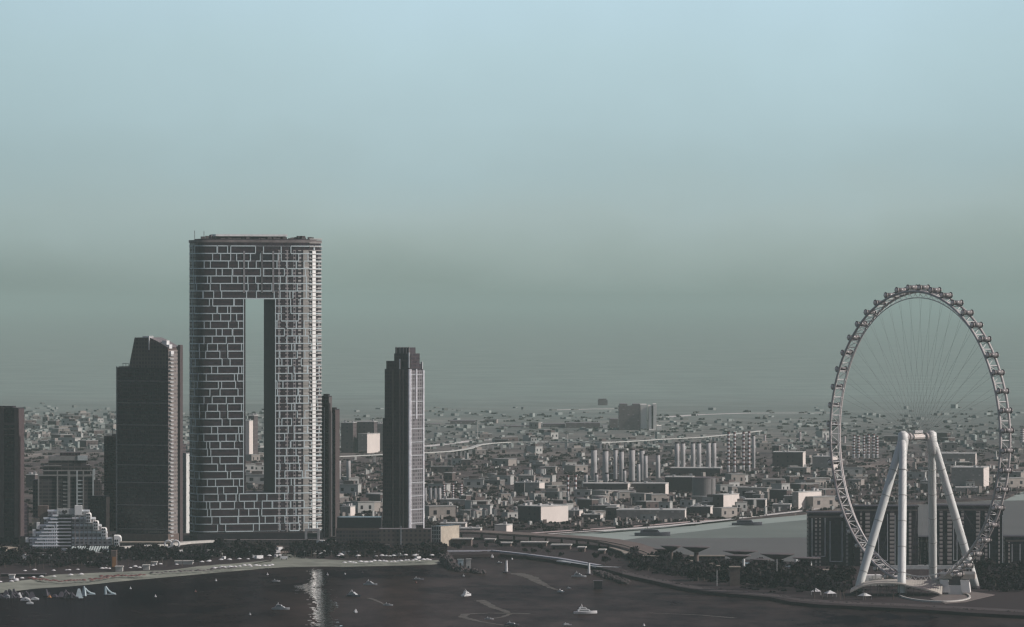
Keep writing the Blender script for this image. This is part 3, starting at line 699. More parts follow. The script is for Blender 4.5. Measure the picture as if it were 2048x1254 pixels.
# ------------------------------------------------------------------ island apartments
def apartments(label, px0, px1, pyt, pyb, Y, stacks, frames, steps=(), group='dark apartment blocks on the island', d=26):
    rt, x, z = bld('apartment_block', label, 'apartment block', px0, px1, Y, 0, group)
    wall = facade('apartment_dark', (0.028, 0.02, 0.026), (0.016, 0.013, 0.02), 3.7, 2.8, 0.7, 0.8)
    MB().box(x(px0), x(px1), 0, d, 0, z(pyt)).build('wall', wall, rt)
    MB().box(x(px0) - .8, x(px1) + .8, -1.0, d + .8, z(pyt) + .01, z(pyt) + 1.1).build('roof_edge', M_DARK, rt)
    MB().box(x(px0) + .5, x(px1) - .5, -.5, -.003, z(pyt + 8), z(pyt + 4.5)).build('cornice', mat('cornice_brown', (0.15, 0.13, 0.12), .8), rt)
    bm = facade('apartment_balconies', (0.42, 0.38, 0.35), (0.05, 0.04, 0.045), 3.55, 30, 0.42, 0.98)
    for p, w_ in stacks: MB().box(x(p - w_ / 2), x(p + w_ / 2), -1.3, -.004, z(pyb), z(pyt + 9)).build('balcony_stack', bm, rt)
    fm = mat('apartment_frame', (0.55, 0.57, 0.58), .65)
    for (p0, p1, ya, yb) in frames:
        for q in (p0, p1): MB().box(x(q) - .3, x(q) + .3, -1.1, -.005, z(yb), z(ya)).build('frame_post', fm, rt)
        MB().box(x(p0) - .3, x(p1) + .3, -1.12, -.006, z(yb) - .6, z(yb)).build('frame_beam', fm, rt)
    return rt, x, z
apartments('leftmost dark island apartment block, lower roof, left of the wheel legs', 1617, 1706, 1027, 1137, 4480, ((1632, 4), (1640, 3.5), (1694, 4)), ((1624, 1650, 1036, 1112), (1660, 1684, 1042, 1122)))
apartments('middle dark island apartment block seen between the left wheel legs', 1709, 1836, 1014, 1137, 4470, ((1735, 9), (1784, 9), (1820, 5), (1722, 4)), ((1757, 1775, 1028, 1120), (1790, 1797, 1030, 1135)))
apartments('narrow low dark apartment wing in the gap between the inner wheel legs', 1838, 1862, 1076, 1137, 4500, ((1850, 4),), ())
apartments('wide dark island apartment block on the right behind the outer wheel leg', 1869, 2006, 1013, 1137, 4470, ((1882, 6), (1899, 9), (1925, 5), (1956, 8), (1972, 5), (1998, 3)), ((1907, 1914, 1030, 1120), (1979, 2005, 1030, 1134)))
apartments('low dark apartment block cut off by the right edge of the picture', 2010, 2090, 1075, 1137, 4480, ((2018, 3),), ((2024, 2040, 1088, 1130), (2052, 2068, 1090, 1130)))
mb = MB(); mb.box(xat(1750, 4420), xat(2046, 4420), 4420, 4423, GZ, GZ + 3.2); tag(mb.build('promenade_wall', mat('promenade_wall_white', (0.5, 0.53, 0.52), .7)), 'long low white wall running along the feet of the island apartment blocks', 'wall')

# ------------------------------------------------------------------ observation wheel
def wheel():
    global RINGAX
    C = Vector((xat(1836, 4080), 4080, zat(874, 4080)))
    nrm = Vector((-0.857, -0.515, 0)); tt = Vector((0.515, -0.857, 0)); up = Vector((0, 0, 1))
    rt = thing('observation_wheel', 'giant pale observation wheel with ringed capsules on four thick white legs', 'ferris wheel', (C.x, C.y, GZ))
    hc = Vector((0, 0, C.z - GZ))
    RIM = 118.0; HW = 4.6
    M_RIM = mat('rim_steel', (0.46, 0.43, 0.42), .55, .15, .2)
    M_RUNG = mat('rung_steel', (0.6, 0.6, 0.59), .5, .1, .2)
    M_LEG = mat('leg_white', (0.60, 0.62, 0.60), .45, .03, .05)
    M_CAB = mat('cabin_shell', (0.72, 0.67, 0.62), .35, .08, .5); M_CRING = mat('cabin_ring', (0.06, 0.05, 0.058), .5)
    RINGAX = nrm
    def pr(r, th, o): return hc + tt * (r * math.sin(th)) + up * (r * math.cos(th)) + nrm * o
    for o in (-HW, HW):
        MB().tube([pr(RIM, k * math.tau / 144, o) for k in range(144)], 1.05, 6, closed=True).build('rim_ring', M_RIM, rt, smooth=True)
    MB().tube([pr(RIM - 5.2, k * math.tau / 144, 0) for k in range(144)], 0.42, 5, closed=True).build('inner_ring', M_RUNG, rt, smooth=True)
    RINGAX = Vector((0, 0, 1))
    NC = 48
    for k in range(NC):
        th = (k + 0.5) * math.tau / NC; t2 = th + math.tau / NC; tm = (th + t2) / 2
        mb = MB()
        for a_ in (th, tm):
            mb.tube([pr(RIM, a_, -HW), pr(RIM, a_, HW)], 0.42, 5)
            mb.tube([pr(RIM, a_, -HW), pr(RIM - 5.2, a_, 0), pr(RIM, a_, HW)], 0.26, 4)
        mb.tube([pr(RIM, th, -HW), pr(RIM, tm, HW)], 0.26, 4); mb.tube([pr(RIM, tm, HW), pr(RIM, t2, -HW)], 0.26, 4)
        mb.build('truss_segment', M_RUNG, rt)
    # one capsule: shell on the wheel axis direction, dark end rings, mounting hoop
    cap = None
    for k in range(NC):
        th = (k + 0.5) * math.tau / NC; c = pr(RIM + 3.3, th, 0)
        if cap is None:
            mb = MB(); L = 6.2; prof = [(-L, .7), (-L + .7, 1.4), (-L + 1.8, 1.8), (L - 1.8, 1.8), (L - .7, 1.4), (L, .7)]
            mb.tube([nrm * q for q, _ in prof], [r_ for _, r_ in prof], 12)
            cap = mb.build('capsule', M_CAB, rt, smooth=True); cap.location = c
            ring = MB()
            sub = []
            for q in (-4.4, 4.4):
                r_ = MB(); RINGAX = nrm
                ax = tt; pts = [nrm * q + (tt * math.sin(j * math.tau / 16) + up * math.cos(j * math.tau / 16)) * 2.2 for j in range(16)]
                r_.tube(pts, 0.38, 5, closed=True); RINGAX = Vector((0, 0, 1))
                s_ = r_.build('capsule_ring', M_CRING, cap, smooth=True)
            g_ = MB(); g_.tube([nrm * -3.2, nrm * 3.2], 1.86, 12); g_.build('window_band', mat('cabin_glass', (0.2, 0.19, 0.19), .2), cap, smooth=True)
            b_ = MB(); b_.tube([nrm * -2.2 + up * -.0, nrm * -2.2], .1, 4)
        else:
            cc = dup(cap, parent=rt); cc.location = c
    NS = 96
    sp_m = mat('spoke_cable', (0.14, 0.135, 0.14), .5)
    for k in range(NS):
        th = k * math.tau / NS; side = 1 if k % 2 else -1
        MB().tube([hc + nrm * (side * 7.5) + tt * (2.4 * math.sin(th + .5 * side)) + up * (2.4 * math.cos(th + .5 * side)), pr(RIM - .5, th, side * HW * .3)], 0.06, 3, caps=False).build('spoke', sp_m, rt)
    # hub: spindle, flanges, service box
    hub = MB().tube([hc + nrm * q for q in (-13.5, 13.5)], 1.9, 14).build('hub_spindle', M_LEG, rt, smooth=True)
    for q in (-11.3, -8.2, 8.2, 11.3): MB().tube([hc + nrm * (q - .7), hc + nrm * (q + .7)], 3.3, 16).build('hub_flange', M_RIM, rt, smooth=False)
    MB().tube([hc + nrm * -5, hc + nrm * 5], 2.6, 12).build('hub_drum', M_CAB, rt)
    MB().obox(hc + up * 4.3, nrm, tt, up, 3.8, 1.6, 1.1).build('service_box', M_RUNG, rt)
    # legs
    ax = [hc + nrm * 14.8, hc - nrm * 13.6]
    feet = [(gp(1714, 1187), gp(1803, 1192)), (gp(1866, 1172), gp(1953, 1178))]
    for top, (fa, fb) in zip(ax, feet):
        for f_ in (fa, fb):
            foot = Vector((f_[0] - C.x, f_[1] - C.y, 0)); tp = top + up * 1.5
            pts = [foot.lerp(tp, q) for q in (0, .1, .5, .9, 1.0)]
            lg = MB().tube(pts, [3.1, 3.35, 3.45, 3.1, 2.6], 18).build('leg', M_LEG, rt, smooth=True)
            for q in (.14, .3, .46, .62, .78):
                p_ = foot.lerp(tp, q); d_ = (tp - foot).normalized() * .25
                MB().tube([p_ - d_, p_ + d_], 3.62, 18).build('joint_ring', mat('joint_grey', (0.36, 0.36, 0.34), .6), lg)
        # A-frame head where the two legs merge, with a rounded cap
        MB().tube([top + up * -14, top + up * -3, top + up * 3.2, top + up * 5.0], [3.4, 4.4, 3.9, 1.6], 16).build('leg_head', M_LEG, rt, smooth=True)
        d0 = top + up * -14
        for f_ in (fa, fb):
            foot = Vector((f_[0] - C.x, f_[1] - C.y, 0)); MB().lathe([(5.2, 0), (5.2, 1.2), (3.6, 2.6)], foot.x, foot.y, 16).build('foot_collar', M_DARK, rt)
    RINGAX = Vector((0, 0, 1))
    return C
WC = wheel()

def wheel_base():
    # white boarding terminal straddling the rim, with a dark slot; swooping roofs; round plaza
    WX = lambda px, Y: xat(px, Y)
    Y = gY(1186)
    rt, x, z = bld('boarding_terminal', 'white boarding terminal with a dark slot at the foot of the right wheel legs', 'terminal', 1884, 1942, gY(1190), -8)
    wh = mat('terminal_white', (0.62, 0.62, 0.6), .6, .05)
    # two battered piers, low link wall, upper deck
    def wedge(p0, p1, p2, p3, yt, yb, y0, y1, nm):
        mb = MB(); xs = [x(p0), x(p1), x(p2), x(p3)]
        v = [(xs[0], y0, z(yb)), (xs[1], y0, z(yb)), (xs[2], y0 + 1.5, z(yt)), (xs[3], y0 + 1.5, z(yt))]
        mb.v = v + [(a_[0], y1, a_[2]) for a_ in v]
        mb.f = [(0, 1, 2, 3), (7, 6, 5, 4), (0, 4, 5, 1), (1, 5, 6, 2), (2, 6, 7, 3), (3, 7, 4, 0)]; mb.mi = [0] * 6
        return mb.build(nm, wh, rt)
    wedge(1886, 1899, 1896, 1879, 1160, 1185, 0, 14, 'pier'); wedge(1923, 1940, 1937, 1920, 1160, 1185, 0, 14, 'pier')
    MB().box(x(1897), x(1925), .8, 13, 0, z(1171)).build('link_wall', wh, rt)
    MB().box(x(1897.5), x(1921), 6, 13.9, z(1171) + .01, z(1150)).build('dark_slot', M_DSTEEL, rt)
    MB().box(x(1880), x(1902), 3, 22, z(1158), z(1146)).build('upper_deck', mat('deck_warm', (0.46, 0.42, 0.38), .7), rt)
    MB().box(x(1922), x(1949), 3, 22, z(1158), z(1148)).build('upper_deck', mat('deck_warm', (0.46, 0.42, 0.38), .7), rt)
    MB().box(x(1880), x(1901), 2.4, 3, z(1149), z(1144.5)).build('deck_rail', wh, rt); MB().box(x(1925), x(1949), 2.4, 3, z(1149), z(1143)).build('deck_rail', wh, rt)
    for p in (1888, 1893, 1898, 1932, 1938): MB().box(x(p), x(p) + 1.6, 8, 11, z(1146), z(1139)).build('plant_box', M_DARK, rt)
    # second terminal on the left side of the rim
    rt, x, z = bld('boarding_terminal', 'low pale boarding terminal under the rim between the left pair of wheel legs', 'terminal', 1728, 1804, gY(1172), 4)
    MB().box(x(1732), x(1766), 4, 20, 0, z(1151)).build('hall', wh, rt); MB().box(x(1745), x(1803), 2, 18, 0, z(1158)).build('hall', mat('deck_warm', (0.46, 0.42, 0.38), .7), rt)
    MB().box(x(1790), x(1824), 0, 16, 0, z(1150)).build('hall', M_BEIGE, rt)
    for k in range(9): MB().box(x(1738 + k * 6), x(1738 + k * 6) + 1.3, 1.2, 2.0, 0, z(1156 - (k % 3) * 4)).build('machinery_post', M_OFFW, rt)
    # swooping shell roof (a lofted surface with thickness)
    rt = thing('shell_roof', 'long swooping pale shell roof below the wheel legs, arching over a dark opening', 'roof', (0, 0, 0))
    cur = [(1700, 1183, 1176), (1725, 1171, 1164), (1750, 1166, 1160), (1775, 1165, 1158), (1803, 1167, 1158), (1830, 1174, 1160), (1860, 1180, 1159), (1874, 1184, 1154), (1884, 1189, 1152)]
    mb = MB(); Yf = gY(1193)
    fr = [Vector((xat(p, Yf), Yf, zat(yb, Yf))) for p, yb, yt in cur]
    Yb = Yf + 42
    bk = [Vector((xat(p + 2, Yb), Yb, zat(yt, Yb))) for p, yb, yt in cur]
    fr, bk = resample(fr, 40), resample(bk, 40)
    for i in range(39):
        a_, b_, c_, d_ = fr[i], fr[i + 1], bk[i + 1], bk[i]; dn = Vector((0, 0, -1.1))
        mb.quad(a_, b_, c_, d_); mb.quad(a_ + dn, b_ + dn, b_, a_); mb.quad(d_ + dn, c_ + dn, b_ + dn, a_ + dn); mb.quad(d_, c_, c_ + dn, d_ + dn)
    mb.build('shell', mat('shell_beige', (0.36, 0.34, 0.3), .7, .08, .05), rt, smooth=False)
    mb = MB()
    for i in range(3, 36, 3): mb.box(fr[i].x - .2, fr[i].x + .2, fr[i].y + 1, fr[i].y + 1.6, GZ, fr[i].z - 1.2)
    tag(mb.build('glazing_bars', M_DSTEEL, rt), kind='stuff')
    # plaza ring and low tent-like mound on the right
    c = gp(1868, 1192); mb = MB()
    n_ = 40
    for k in range(n_):
        a0, a1 = math.pi * (0.9 + 1.15 * k / n_), math.pi * (0.9 + 1.15 * (k + 1) / n_)
        for r0 in (27,):
            p = [Vector((c[0] + r * math.cos(a_), c[1] + r * 3.0 * math.sin(a_), 0)) for a_ in (a0, a1) for r in (r0, r0 + 1.4)]
            z0, z1 = GZ, GZ + 1.2
            mb.quad((*p[0].xy, z1), (*p[1].xy, z1), (*p[3].xy, z1), (*p[2].xy, z1)); mb.quad((*p[1].xy, z0), (*p[3].xy, z0), (*p[3].xy, z1), (*p[1].xy, z1))
    tag(mb.build('plaza_kerb', M_OFFW), 'curved pale plaza edge in front of the wheel terminal', 'kerb')
    pl = [gp(p, y, GZ + .1) for p, y in ((1860, 1198), (1890, 1187), (1940, 1183), (1990, 1190), (1960, 1197), (1930, 1204), (1890, 1207))]
    tag(MB().prism(pl, GZ, GZ + .35).build('plaza', mat('plaza_paving', (0.15, 0.13, 0.12), .9, .15, .1)), kind='structure')
wheel_base()
prom = [(1245, 1143), (1300, 1155), (1360, 1168), (1420, 1177), (1480, 1182), (1540, 1187), (1600, 1197), (1700, 1204), (1800, 1207), (1900, 1212), (2048, 1220), (2500, 1236)]
prom2 = [(x_, y_ + 5) for x_, y_ in prom]
pts = [gp(*q, GZ) for q in prom] + [gp(*q, GZ) for q in reversed(prom2)]
tag(MB().prism(pts, GZ - .3, GZ + .12).build('promenade', mat('promenade_paving', (0.055, 0.043, 0.043), .9, .2, .05)), kind='structure')

# ------------------------------------------------------------------ rocks along the sea walls
def rock_mesh(seed, n=1):
    r_ = random.Random(seed); mb = MB()
    import itertools
    bm_v = []
    ic = [(0, -1, 1.618), (0, 1, 1.618), (0, -1, -1.618), (0, 1, -1.618), (1, 1.618, 0), (-1, 1.618, 0), (1, -1.618, 0), (-1, -1.618, 0), (1.618, 0, 1), (-1.618, 0, 1), (1.618, 0, -1), (-1.618, 0, -1)]
    fs = []
    for a_, b_, c_ in itertools.combinations(range(12), 3):
        A_, B_, C_ = [Vector(ic[k]) for k in (a_, b_, c_)]
        if all(abs((p - q).length - 2) < .05 for p, q in ((A_, B_), (B_, C_), (A_, C_))):
            nn = (B_ - A_).cross(C_ - A_); fs.append((a_, b_, c_) if nn.dot(A_) > 0 else (a_, c_, b_))
    mb.v = [tuple(Vector(p) * 0.53 * r_.uniform(.7, 1.25)) for p in ic]; mb.f = fs; mb.mi = [0] * len(fs)
    return mb
def riprap(name, line, n, w_, size, z0=0.2, hmax=1.5):
    P = resample([(*gp(x_, y_, 0), 0) for x_, y_ in line], 200); mb = MB(); r_ = random.Random(n)
    base = [rock_mesh(k) for k in range(5)]
    for k in range(n):
        p = P[r_.randrange(200)]; q = r_.uniform(-1, 1); s = size * r_.uniform(.6, 1.3); h = (1 - abs(q)) * hmax
        b_ = r_.choice(base); i = len(mb.v); ang = r_.random() * 6.28; ca, sa = math.cos(ang), math.sin(ang)
        cx, cy = p.x + r_.uniform(-3, 3), p.y + q * w_
        mb.v += [(cx + (v[0] * ca - v[1] * sa) * s, cy + (v[0] * sa + v[1] * ca) * s, z0 + h + v[2] * s * .7) for v in b_.v]
        mb.f += [tuple(i + j for j in f_) for f_ in b_.f]; mb.mi += [0] * len(b_.f)
    return tag(mb.build(name, M_ROCK), kind='stuff')
riprap('sea_wall_rocks', shore[5:], 1500, 6, 2.0)
riprap('causeway_rocks', shore[:7], 500, 5, 1.8)
riprap('breakwater_rocks', [(1195, 1147), (1215, 1155), (1235, 1162), (1252, 1168)], 160, 7, 2.2, 0.2, 2.2)
def groyne():
    rt = thing('rock_groyne', 'dark rock groyne with a small hut reaching out from the right end of the beach', 'groyne', (*gp(920, 1135, 0), 0))
    P = gp(920, 1135, 0)
    line = [(884, 1116), (893, 1124), (900, 1133), (910, 1140), (930, 1143), (950, 1145), (963, 1147)]
    pts = [Vector((*gp(x_, y_, 0), 0)) - Vector((*P, 0)) for x_, y_ in line]
    rr = resample(pts, 40); mb = MB(); r_ = random.Random(4); base = [rock_mesh(k) for k in range(5)]
    for k in range(520):
        j = r_.randrange(40); p = rr[j]; wv = 10 * (1 - j / 60); dx, dy = r_.uniform(-wv * .5, wv * .5), r_.uniform(-wv * 2.6, wv * 2.6)
        h = max(0, 1 - abs(dy) / (wv * 2.6)) * (6.5 if 12 < j < 26 else 4.0) * (1 - j / 60)
        b_ = r_.choice(base); i = len(mb.v); s = r_.uniform(1.6, 3.2)
        mb.v += [(p.x + dx + v[0] * s, p.y + dy + v[1] * s, h + v[2] * s) for v in b_.v]; mb.f += [tuple(i + q for q in f_) for f_ in b_.f]; mb.mi += [0] * len(b_.f)
    tag(mb.build('rocks', M_ROCK, rt), kind='stuff')
groyne()
def hut(label, px, pyb, w_, h, m1, m2, cat='hut', name='beach_hut', base=GZ):
    X, Y = gp(px, pyb, base); rt = thing(name, label, cat, (X, Y, base))
    MB().box(-w_ / 2, w_ / 2, 0, w_ * .8, 0, h).build('wall', m1, rt); MB().box(-w_ / 2 - .5, w_ / 2 + .5, -.5, w_ * .8 + .5, h + .01, h + .6).build('roof', m2, rt)
    MB().box(-w_ * .15, w_ * .15, -.1, -.002, 0.01, min(2.2, h * .8)).build('door', M_DARK, rt)
    return rt
hut('small tall pinkish-white hut on the rock groyne', 937, 1137, 4, 8, M_OFFW, M_OFFW)
hut('low pale blue hut left of the tall hut on the rock groyne', 921, 1131, 5, 5, M_BLUEW, M_TEAL)

# ------------------------------------------------------------------ vegetation
M_LEAF = [mat('foliage_a', (0.024, 0.02, 0.021), .9, .3, .5, .1, col2=(0.01, 0.008, 0.012)), mat('foliage_b', (0.034, 0.028, 0.027), .9, .3, .5, .1, col2=(0.014, 0.011, 0.014)), mat('foliage_c', (0.016, 0.013, 0.017), .9, .3, .5, .1, col2=(0.008, 0.006, 0.01))]
def crown_mesh(seed, n=150, rx=4.2, rz=3.2, leaf=.95):
    r_ = random.Random(seed); mb = MB(); lobes = [(r_.uniform(-.5, .5) * rx, r_.uniform(-.5, .5) * rx, r_.uniform(-.35, .5) * rz, r_.uniform(.45, .7)) for _ in range(6)]
    for _ in range(n):
        lx, ly, lz, lr = r_.choice(lobes); v = Vector((r_.gauss(0, 1), r_.gauss(0, 1), r_.gauss(0, 1))).normalized() * r_.uniform(.55, 1.0)
        p = Vector((lx + v.x * lr * rx, ly + v.y * lr * rx, lz + v.z * lr * rz))
        a_ = Vector((r_.gauss(0, 1), r_.gauss(0, 1), r_.gauss(0, .6))).normalized(); b_ = a_.cross(Vector((r_.gauss(0, 1), r_.gauss(0, 1), r_.gauss(0, 1)))).normalized(); s = leaf * r_.uniform(.6, 1.3)
        mb.quad(p - a_ * s - b_ * s * .6, p + a_ * s - b_ * s * .5, p + a_ * s * .8 + b_ * s * .7, p - a_ * s * .7 + b_ * s * .6)
    return mb
PROTO = []
far = (0, -2000, -200)
def make_tree(k, palm=False):
    rt = thing('palm_tree' if palm else 'tree', 'tree', 'palm tree' if palm else 'tree')
    if palm:
        mb = MB(); r_ = random.Random(k)
        for q in range(16):
            an = q * math.tau / 16 + r_.uniform(-.1, .1); el = r_.uniform(-.2, .7); p = Vector((0, 0, 7.5)); d = Vector((math.cos(an), math.sin(an), el)); w0 = .75
            sd = Vector((-math.sin(an), math.cos(an), 0))
            for j in range(4):
                p2 = p + d * 1.05; d = (d + Vector((0, 0, -.38))).normalized(); w1 = w0 * (.95 if j < 2 else .55)
                mb.quad(p - sd * w0 * .5, p + sd * w0 * .5, p2 + sd * w1 * .5, p2 - sd * w1 * .5); p = p2; w0 = w1
        mb.build('fronds', M_LEAF[k % 3], rt); MB().tube([(0, 0, 0), (.2, 0, 4), (0, 0, 7.5)], [.35, .26, .22], 5).build('trunk', M_TRUNK, rt)
    else:
        c = crown_mesh(k).build('crown', M_LEAF[k % 3], rt); c.location.z = 5.2
        t_ = MB().tube([(0, 0, 0), (.1, .1, 2.6), (.3, 0, 5)], [.4, .3, .15], 6); t_.tube([(.1, 0, 2.6), (1.6, .5, 5)], [.2, .08], 4); t_.tube([(.1, 0, 2.8), (-1.4, -.6, 5.2)], [.2, .08], 4)
        t_.build('trunk', M_TRUNK, rt)
    return rt
PROTO = [make_tree(k) for k in range(6)]; PALM = [make_tree(k + 20, True) for k in range(3)]
USED = set()
def put(protos, loc, rz, sc, label, group):
    p = random.choice(protos)
    if p.name not in USED:
        USED.add(p.name); p.location = loc; p.rotation_euler.z = rz; p.scale = sc if hasattr(sc, '__len__') else (sc,) * 3; p['label'] = label; p['group'] = group; return p
    return dup(p, loc, rz, sc, label, group)
def trees(x0, x1, yfun, n, smin, smax, label, group, protos=None, spread=4, z=GZ):
    for k in range(n):
        px = random.uniform(x0, x1); y0, y1 = yfun(px); X, Y = gp(px, random.uniform(y0, y1), z)
        put(protos or PROTO, (X, Y, z), random.random() * 6.28, random.uniform(smin, smax), label, group)
trees(-30, 60, lambda p: (1112, 1140), 17, .8, 1.4, 'dark leafy tree in the dense beachfront grove at the left edge', 'beachfront trees at the left edge')
trees(60, 235, lambda p: (1108, 1134), 27, .8, 1.3, 'dark leafy tree on the beachfront below the white terraced hotel', 'beachfront trees below the terraced hotel')
trees(235, 400, lambda p: (1108, 1128 - max(0, p - 340) * .06), 26, .8, 1.4, 'dark leafy tree between the promenade and sand below the slant-topped tower', 'beachfront trees below the slant-topped tower')
trees(425, 540, lambda p: (1104, 1118), 15, 1.0, 1.7, 'big dark tree in the clump at the left foot of the hollow tower', 'trees at the left foot of the hollow tower')
trees(590, 730, lambda p: (1096, 1112), 23, .8, 1.3, 'dark leafy tree on the beachfront below the slim twin towers', 'beachfront trees below the slim towers')
trees(730, 890, lambda p: (1104, 1115), 22, .8, 1.3, 'dark leafy tree on the beachfront below the stepped tower', 'beachfront trees below the stepped tower')
trees(560, 890, lambda p: (1112, 1118), 40, .8, 1.1, 'thin palm in the row where the sand meets the trees right of the hollow tower', 'palms along the back of the beach', PALM)
trees(70, 400, lambda p: (1128, 1140 - p * .02), 22, .8, 1.1, 'thin palm at the back of the wide left part of the beach', 'palms behind the left beach', PALM)
def grove(name, spec, seed):
    r_ = random.Random(seed); base = [crown_mesh(40 + k, 60, leaf=1.4) for k in range(4)]; mb = MB()
    for x0, x1, yf, n in spec:
        for k in range(n):
            px = r_.uniform(x0, x1); y0, y1 = yf(px); X, Y = gp(px, r_.uniform(y0, y1)); s_ = r_.uniform(.6, 1.25); b_ = r_.choice(base); i = len(mb.v)
            mb.v += [(X + v[0] * s_, Y + v[1] * s_, GZ + (v[2] + 3.6) * s_) for v in b_.v]; mb.f += [tuple(i + j for j in f_) for f_ in b_.f]; mb.mi += [0] * len(b_.f)
    return tag(mb.build(name, M_LEAF[2]), kind='stuff')
grove('beachfront_grove', [(-30, 235, lambda p: (1106, 1136), 150), (235, 420, lambda p: (1106, 1124), 100), (420, 545, lambda p: (1102, 1116), 60), (590, 890, lambda p: (1098, 1114), 150)], 3)
grove('island_grove', [(1260, 1400, lambda p: (1114 + (p - 1255) * .1, 1138 + (p - 1255) * .16), 100), (1400, 1700, lambda p: (1150, min(1184, 1162 + (p - 1400) * .1)), 190), (1955, 2100, lambda p: (1142, 1184), 150)], 4)
isl = lambda p: (max(1118, 1122 + (p - 1300) * .05), 1144 + (p - 1260) * .09 if p < 1500 else 1166 + (p - 1500) * .05)
trees(1255, 1380, lambda p: (1112 + (p - 1255) * .08, 1138 + (p - 1255) * .16), 22, .9, 1.5, 'dark tree on the causeway end of the island', 'trees on the causeway end of the island')
trees(1380, 1520, lambda p: (1146, 1162 + (p - 1380) * .08), 36, 1.0, 1.8, 'dark tree in the grove below the saucer-roofed pavilions', 'grove below the pavilions')
trees(1520, 1705, lambda p: (1148, 1180), 41, 1.0, 1.8, 'dark tree in the grove left of the wheel legs', 'grove left of the wheel')
trees(1955, 2060, lambda p: (1145, 1180), 23, 1.0, 1.8, 'dark tree in the grove right of the wheel legs', 'grove right of the wheel')
trees(1600, 1800, lambda p: (1190, 1200), 12, .8, 1.1, 'palm on the waterfront promenade near the left wheel foot', 'palms on the island promenade', PALM)
trees(900, 1260, lambda p: (1090 + max(0, p - 1000) * .09, 1104 + max(0, p - 1000) * .12), 17, .6, 1.0, 'small dark tree along the causeway between the low white sheds', 'trees along the causeway')
def scrub(name, n, px0, px1, py0, py1, s0, s1, seed, avoid=lambda px, py: False, leafm=None):
    """low bushes and far tree cover nobody could count"""
    r_ = random.Random(seed); mb = MB()
    for k in range(n):
        py = py0 + (py1 - py0) * r_.random() ** .8; px = r_.uniform(px0, px1)
        if avoid(px, py): continue
        X, Y = gp(px, py); s = r_.uniform(s0, s1) * (.8 + (Y - 5000) / 9000)
        for j in range(7):
            v = Vector((r_.uniform(-1.6, 1.6) * s, r_.uniform(-2, 2) * s, 0)); h = r_.uniform(.5, 1.1) * s; w_ = r_.uniform(.5, 1.0) * s
            c = Vector((X, Y, GZ)) + v; a_ = r_.uniform(0, 3.14); u = Vector((math.cos(a_), math.sin(a_), 0)) * w_
            mb.v += [tuple(c - u), tuple(c + u), tuple(c + u * .6 + Vector((0, 0, h))), tuple(c - u * .5 + Vector((0, 0, h * .9)))]; i = len(mb.v) - 4; mb.f.append((i, i + 1, i + 2, i + 3)); mb.mi.append(0)
            mb.quad(c + Vector((-w_, -w_, h * .7)), c + Vector((w_, -w_, h * .8)), c + Vector((w_, w_, h * .7)), c + Vector((-w_, w_, h * .75)))
    return tag(mb.build(name, leafm or mat('dusty_scrub', (0.075, 0.064, 0.06), .95, .3, .02, .1, col2=(0.04, 0.034, 0.034))), kind='stuff')
def canal_avoid(px, py):
    if px > 1060 and py > 1072 - (px - 1060) * .083: return True
    return False
scrub('near_scrub', 2200, -100, 2200, 985, 1062, 2, 4, 1, canal_avoid)
scrub('middle_scrub', 2200, -100, 2200, 895, 990, 1.8, 4, 2, leafm=mat('inland_scrub', (0.115, 0.1, 0.094), .95, .3, .02, .1, col2=(0.07, 0.06, 0.058)))  # lighter with distance: haze painted into the scrub colour
scrub('far_scrub', 800, -200, 2250, 822, 895, 1.6, 3.6, 3, leafm=mat('haze_tinted_scrub', (0.19, 0.2, 0.185), .95, .2, .02, .1))  # palest scrub, haze tint painted into its colour
scrub('waterfront_hedges', 500, -60, 890, 1084, 1116, 1.2, 2.4, 4, leafm=M_LEAF[2])
scrub('island_hedges', 500, 1260, 2100, 1128, 1185, 1.5, 3, 5, lambda px, py: 1700 < px < 1955 or py > 1140 + (px - 1260) * .17, leafm=M_LEAF[2])

# ------------------------------------------------------------------ power station
M_CHIM = mat('chimney_concrete', (0.36, 0.36, 0.36), .7, .15, .1); M_CHIMD = mat('chimney_mouth', (0.05, 0.04, 0.045), .8)
M_STRW = mat('stack_white', (0.62, 0.62, 0.62), .6, .05); M_STRR = mat('stack_red_brown', (0.13, 0.055, 0.055), .7, .1)
def chimney(label, px, pyt, pyb, wpx, Y, group, flare=0):
    rt = thing('chimney', label, 'chimney', (xat(px, Y), Y, GZ), 0, group)
    r_ = wpx * 1.2 / 2 * Y / F; zt, zb = zat(pyt, Y) - GZ, zat(pyb, Y) - GZ
    MB().lathe([(r_ * 1.05, zb if not flare else zb), (r_, zb + (zt - zb) * .5), (r_ * .95, zt - 2)], 0, 0, 16).build('stack', M_CHIM, rt, smooth=True)
    MB().lathe([(r_ * .99, zt - 2), (r_ * .99, zt)], 0, 0, 16).build('rim', M_CHIMD, rt)
    if zb > 1 and not flare: MB().lathe([(r_ * 1.3, 0), (r_ * 1.05, zb)], 0, 0, 12).build('base', M_DARK, rt)
    if flare:
        w_ = r_ * 2; f = flare * Y / F; z0 = 0
        mb = MB(); i = 0
        v = [(-r_, -r_, zb), (r_, -r_, zb), (r_ + f, -r_, zb * .45), (r_ + f, -r_, 0), (-r_, -r_, 0)]
        mb.v = v + [(a_[0], r_, a_[2]) for a_ in v]; n_ = 5
        mb.f = [tuple(range(n_))[::-1], tuple(range(n_, 2 * n_))] + [(j, (j + 1) % n_, n_ + (j + 1) % n_, n_ + j) for j in range(n_)]; mb.mi = [0] * len(mb.f)
        mb.build('flue_duct', mat('flue_duct', (0.26, 0.25, 0.25), .7), rt)
    return rt
Yn = 6350.0
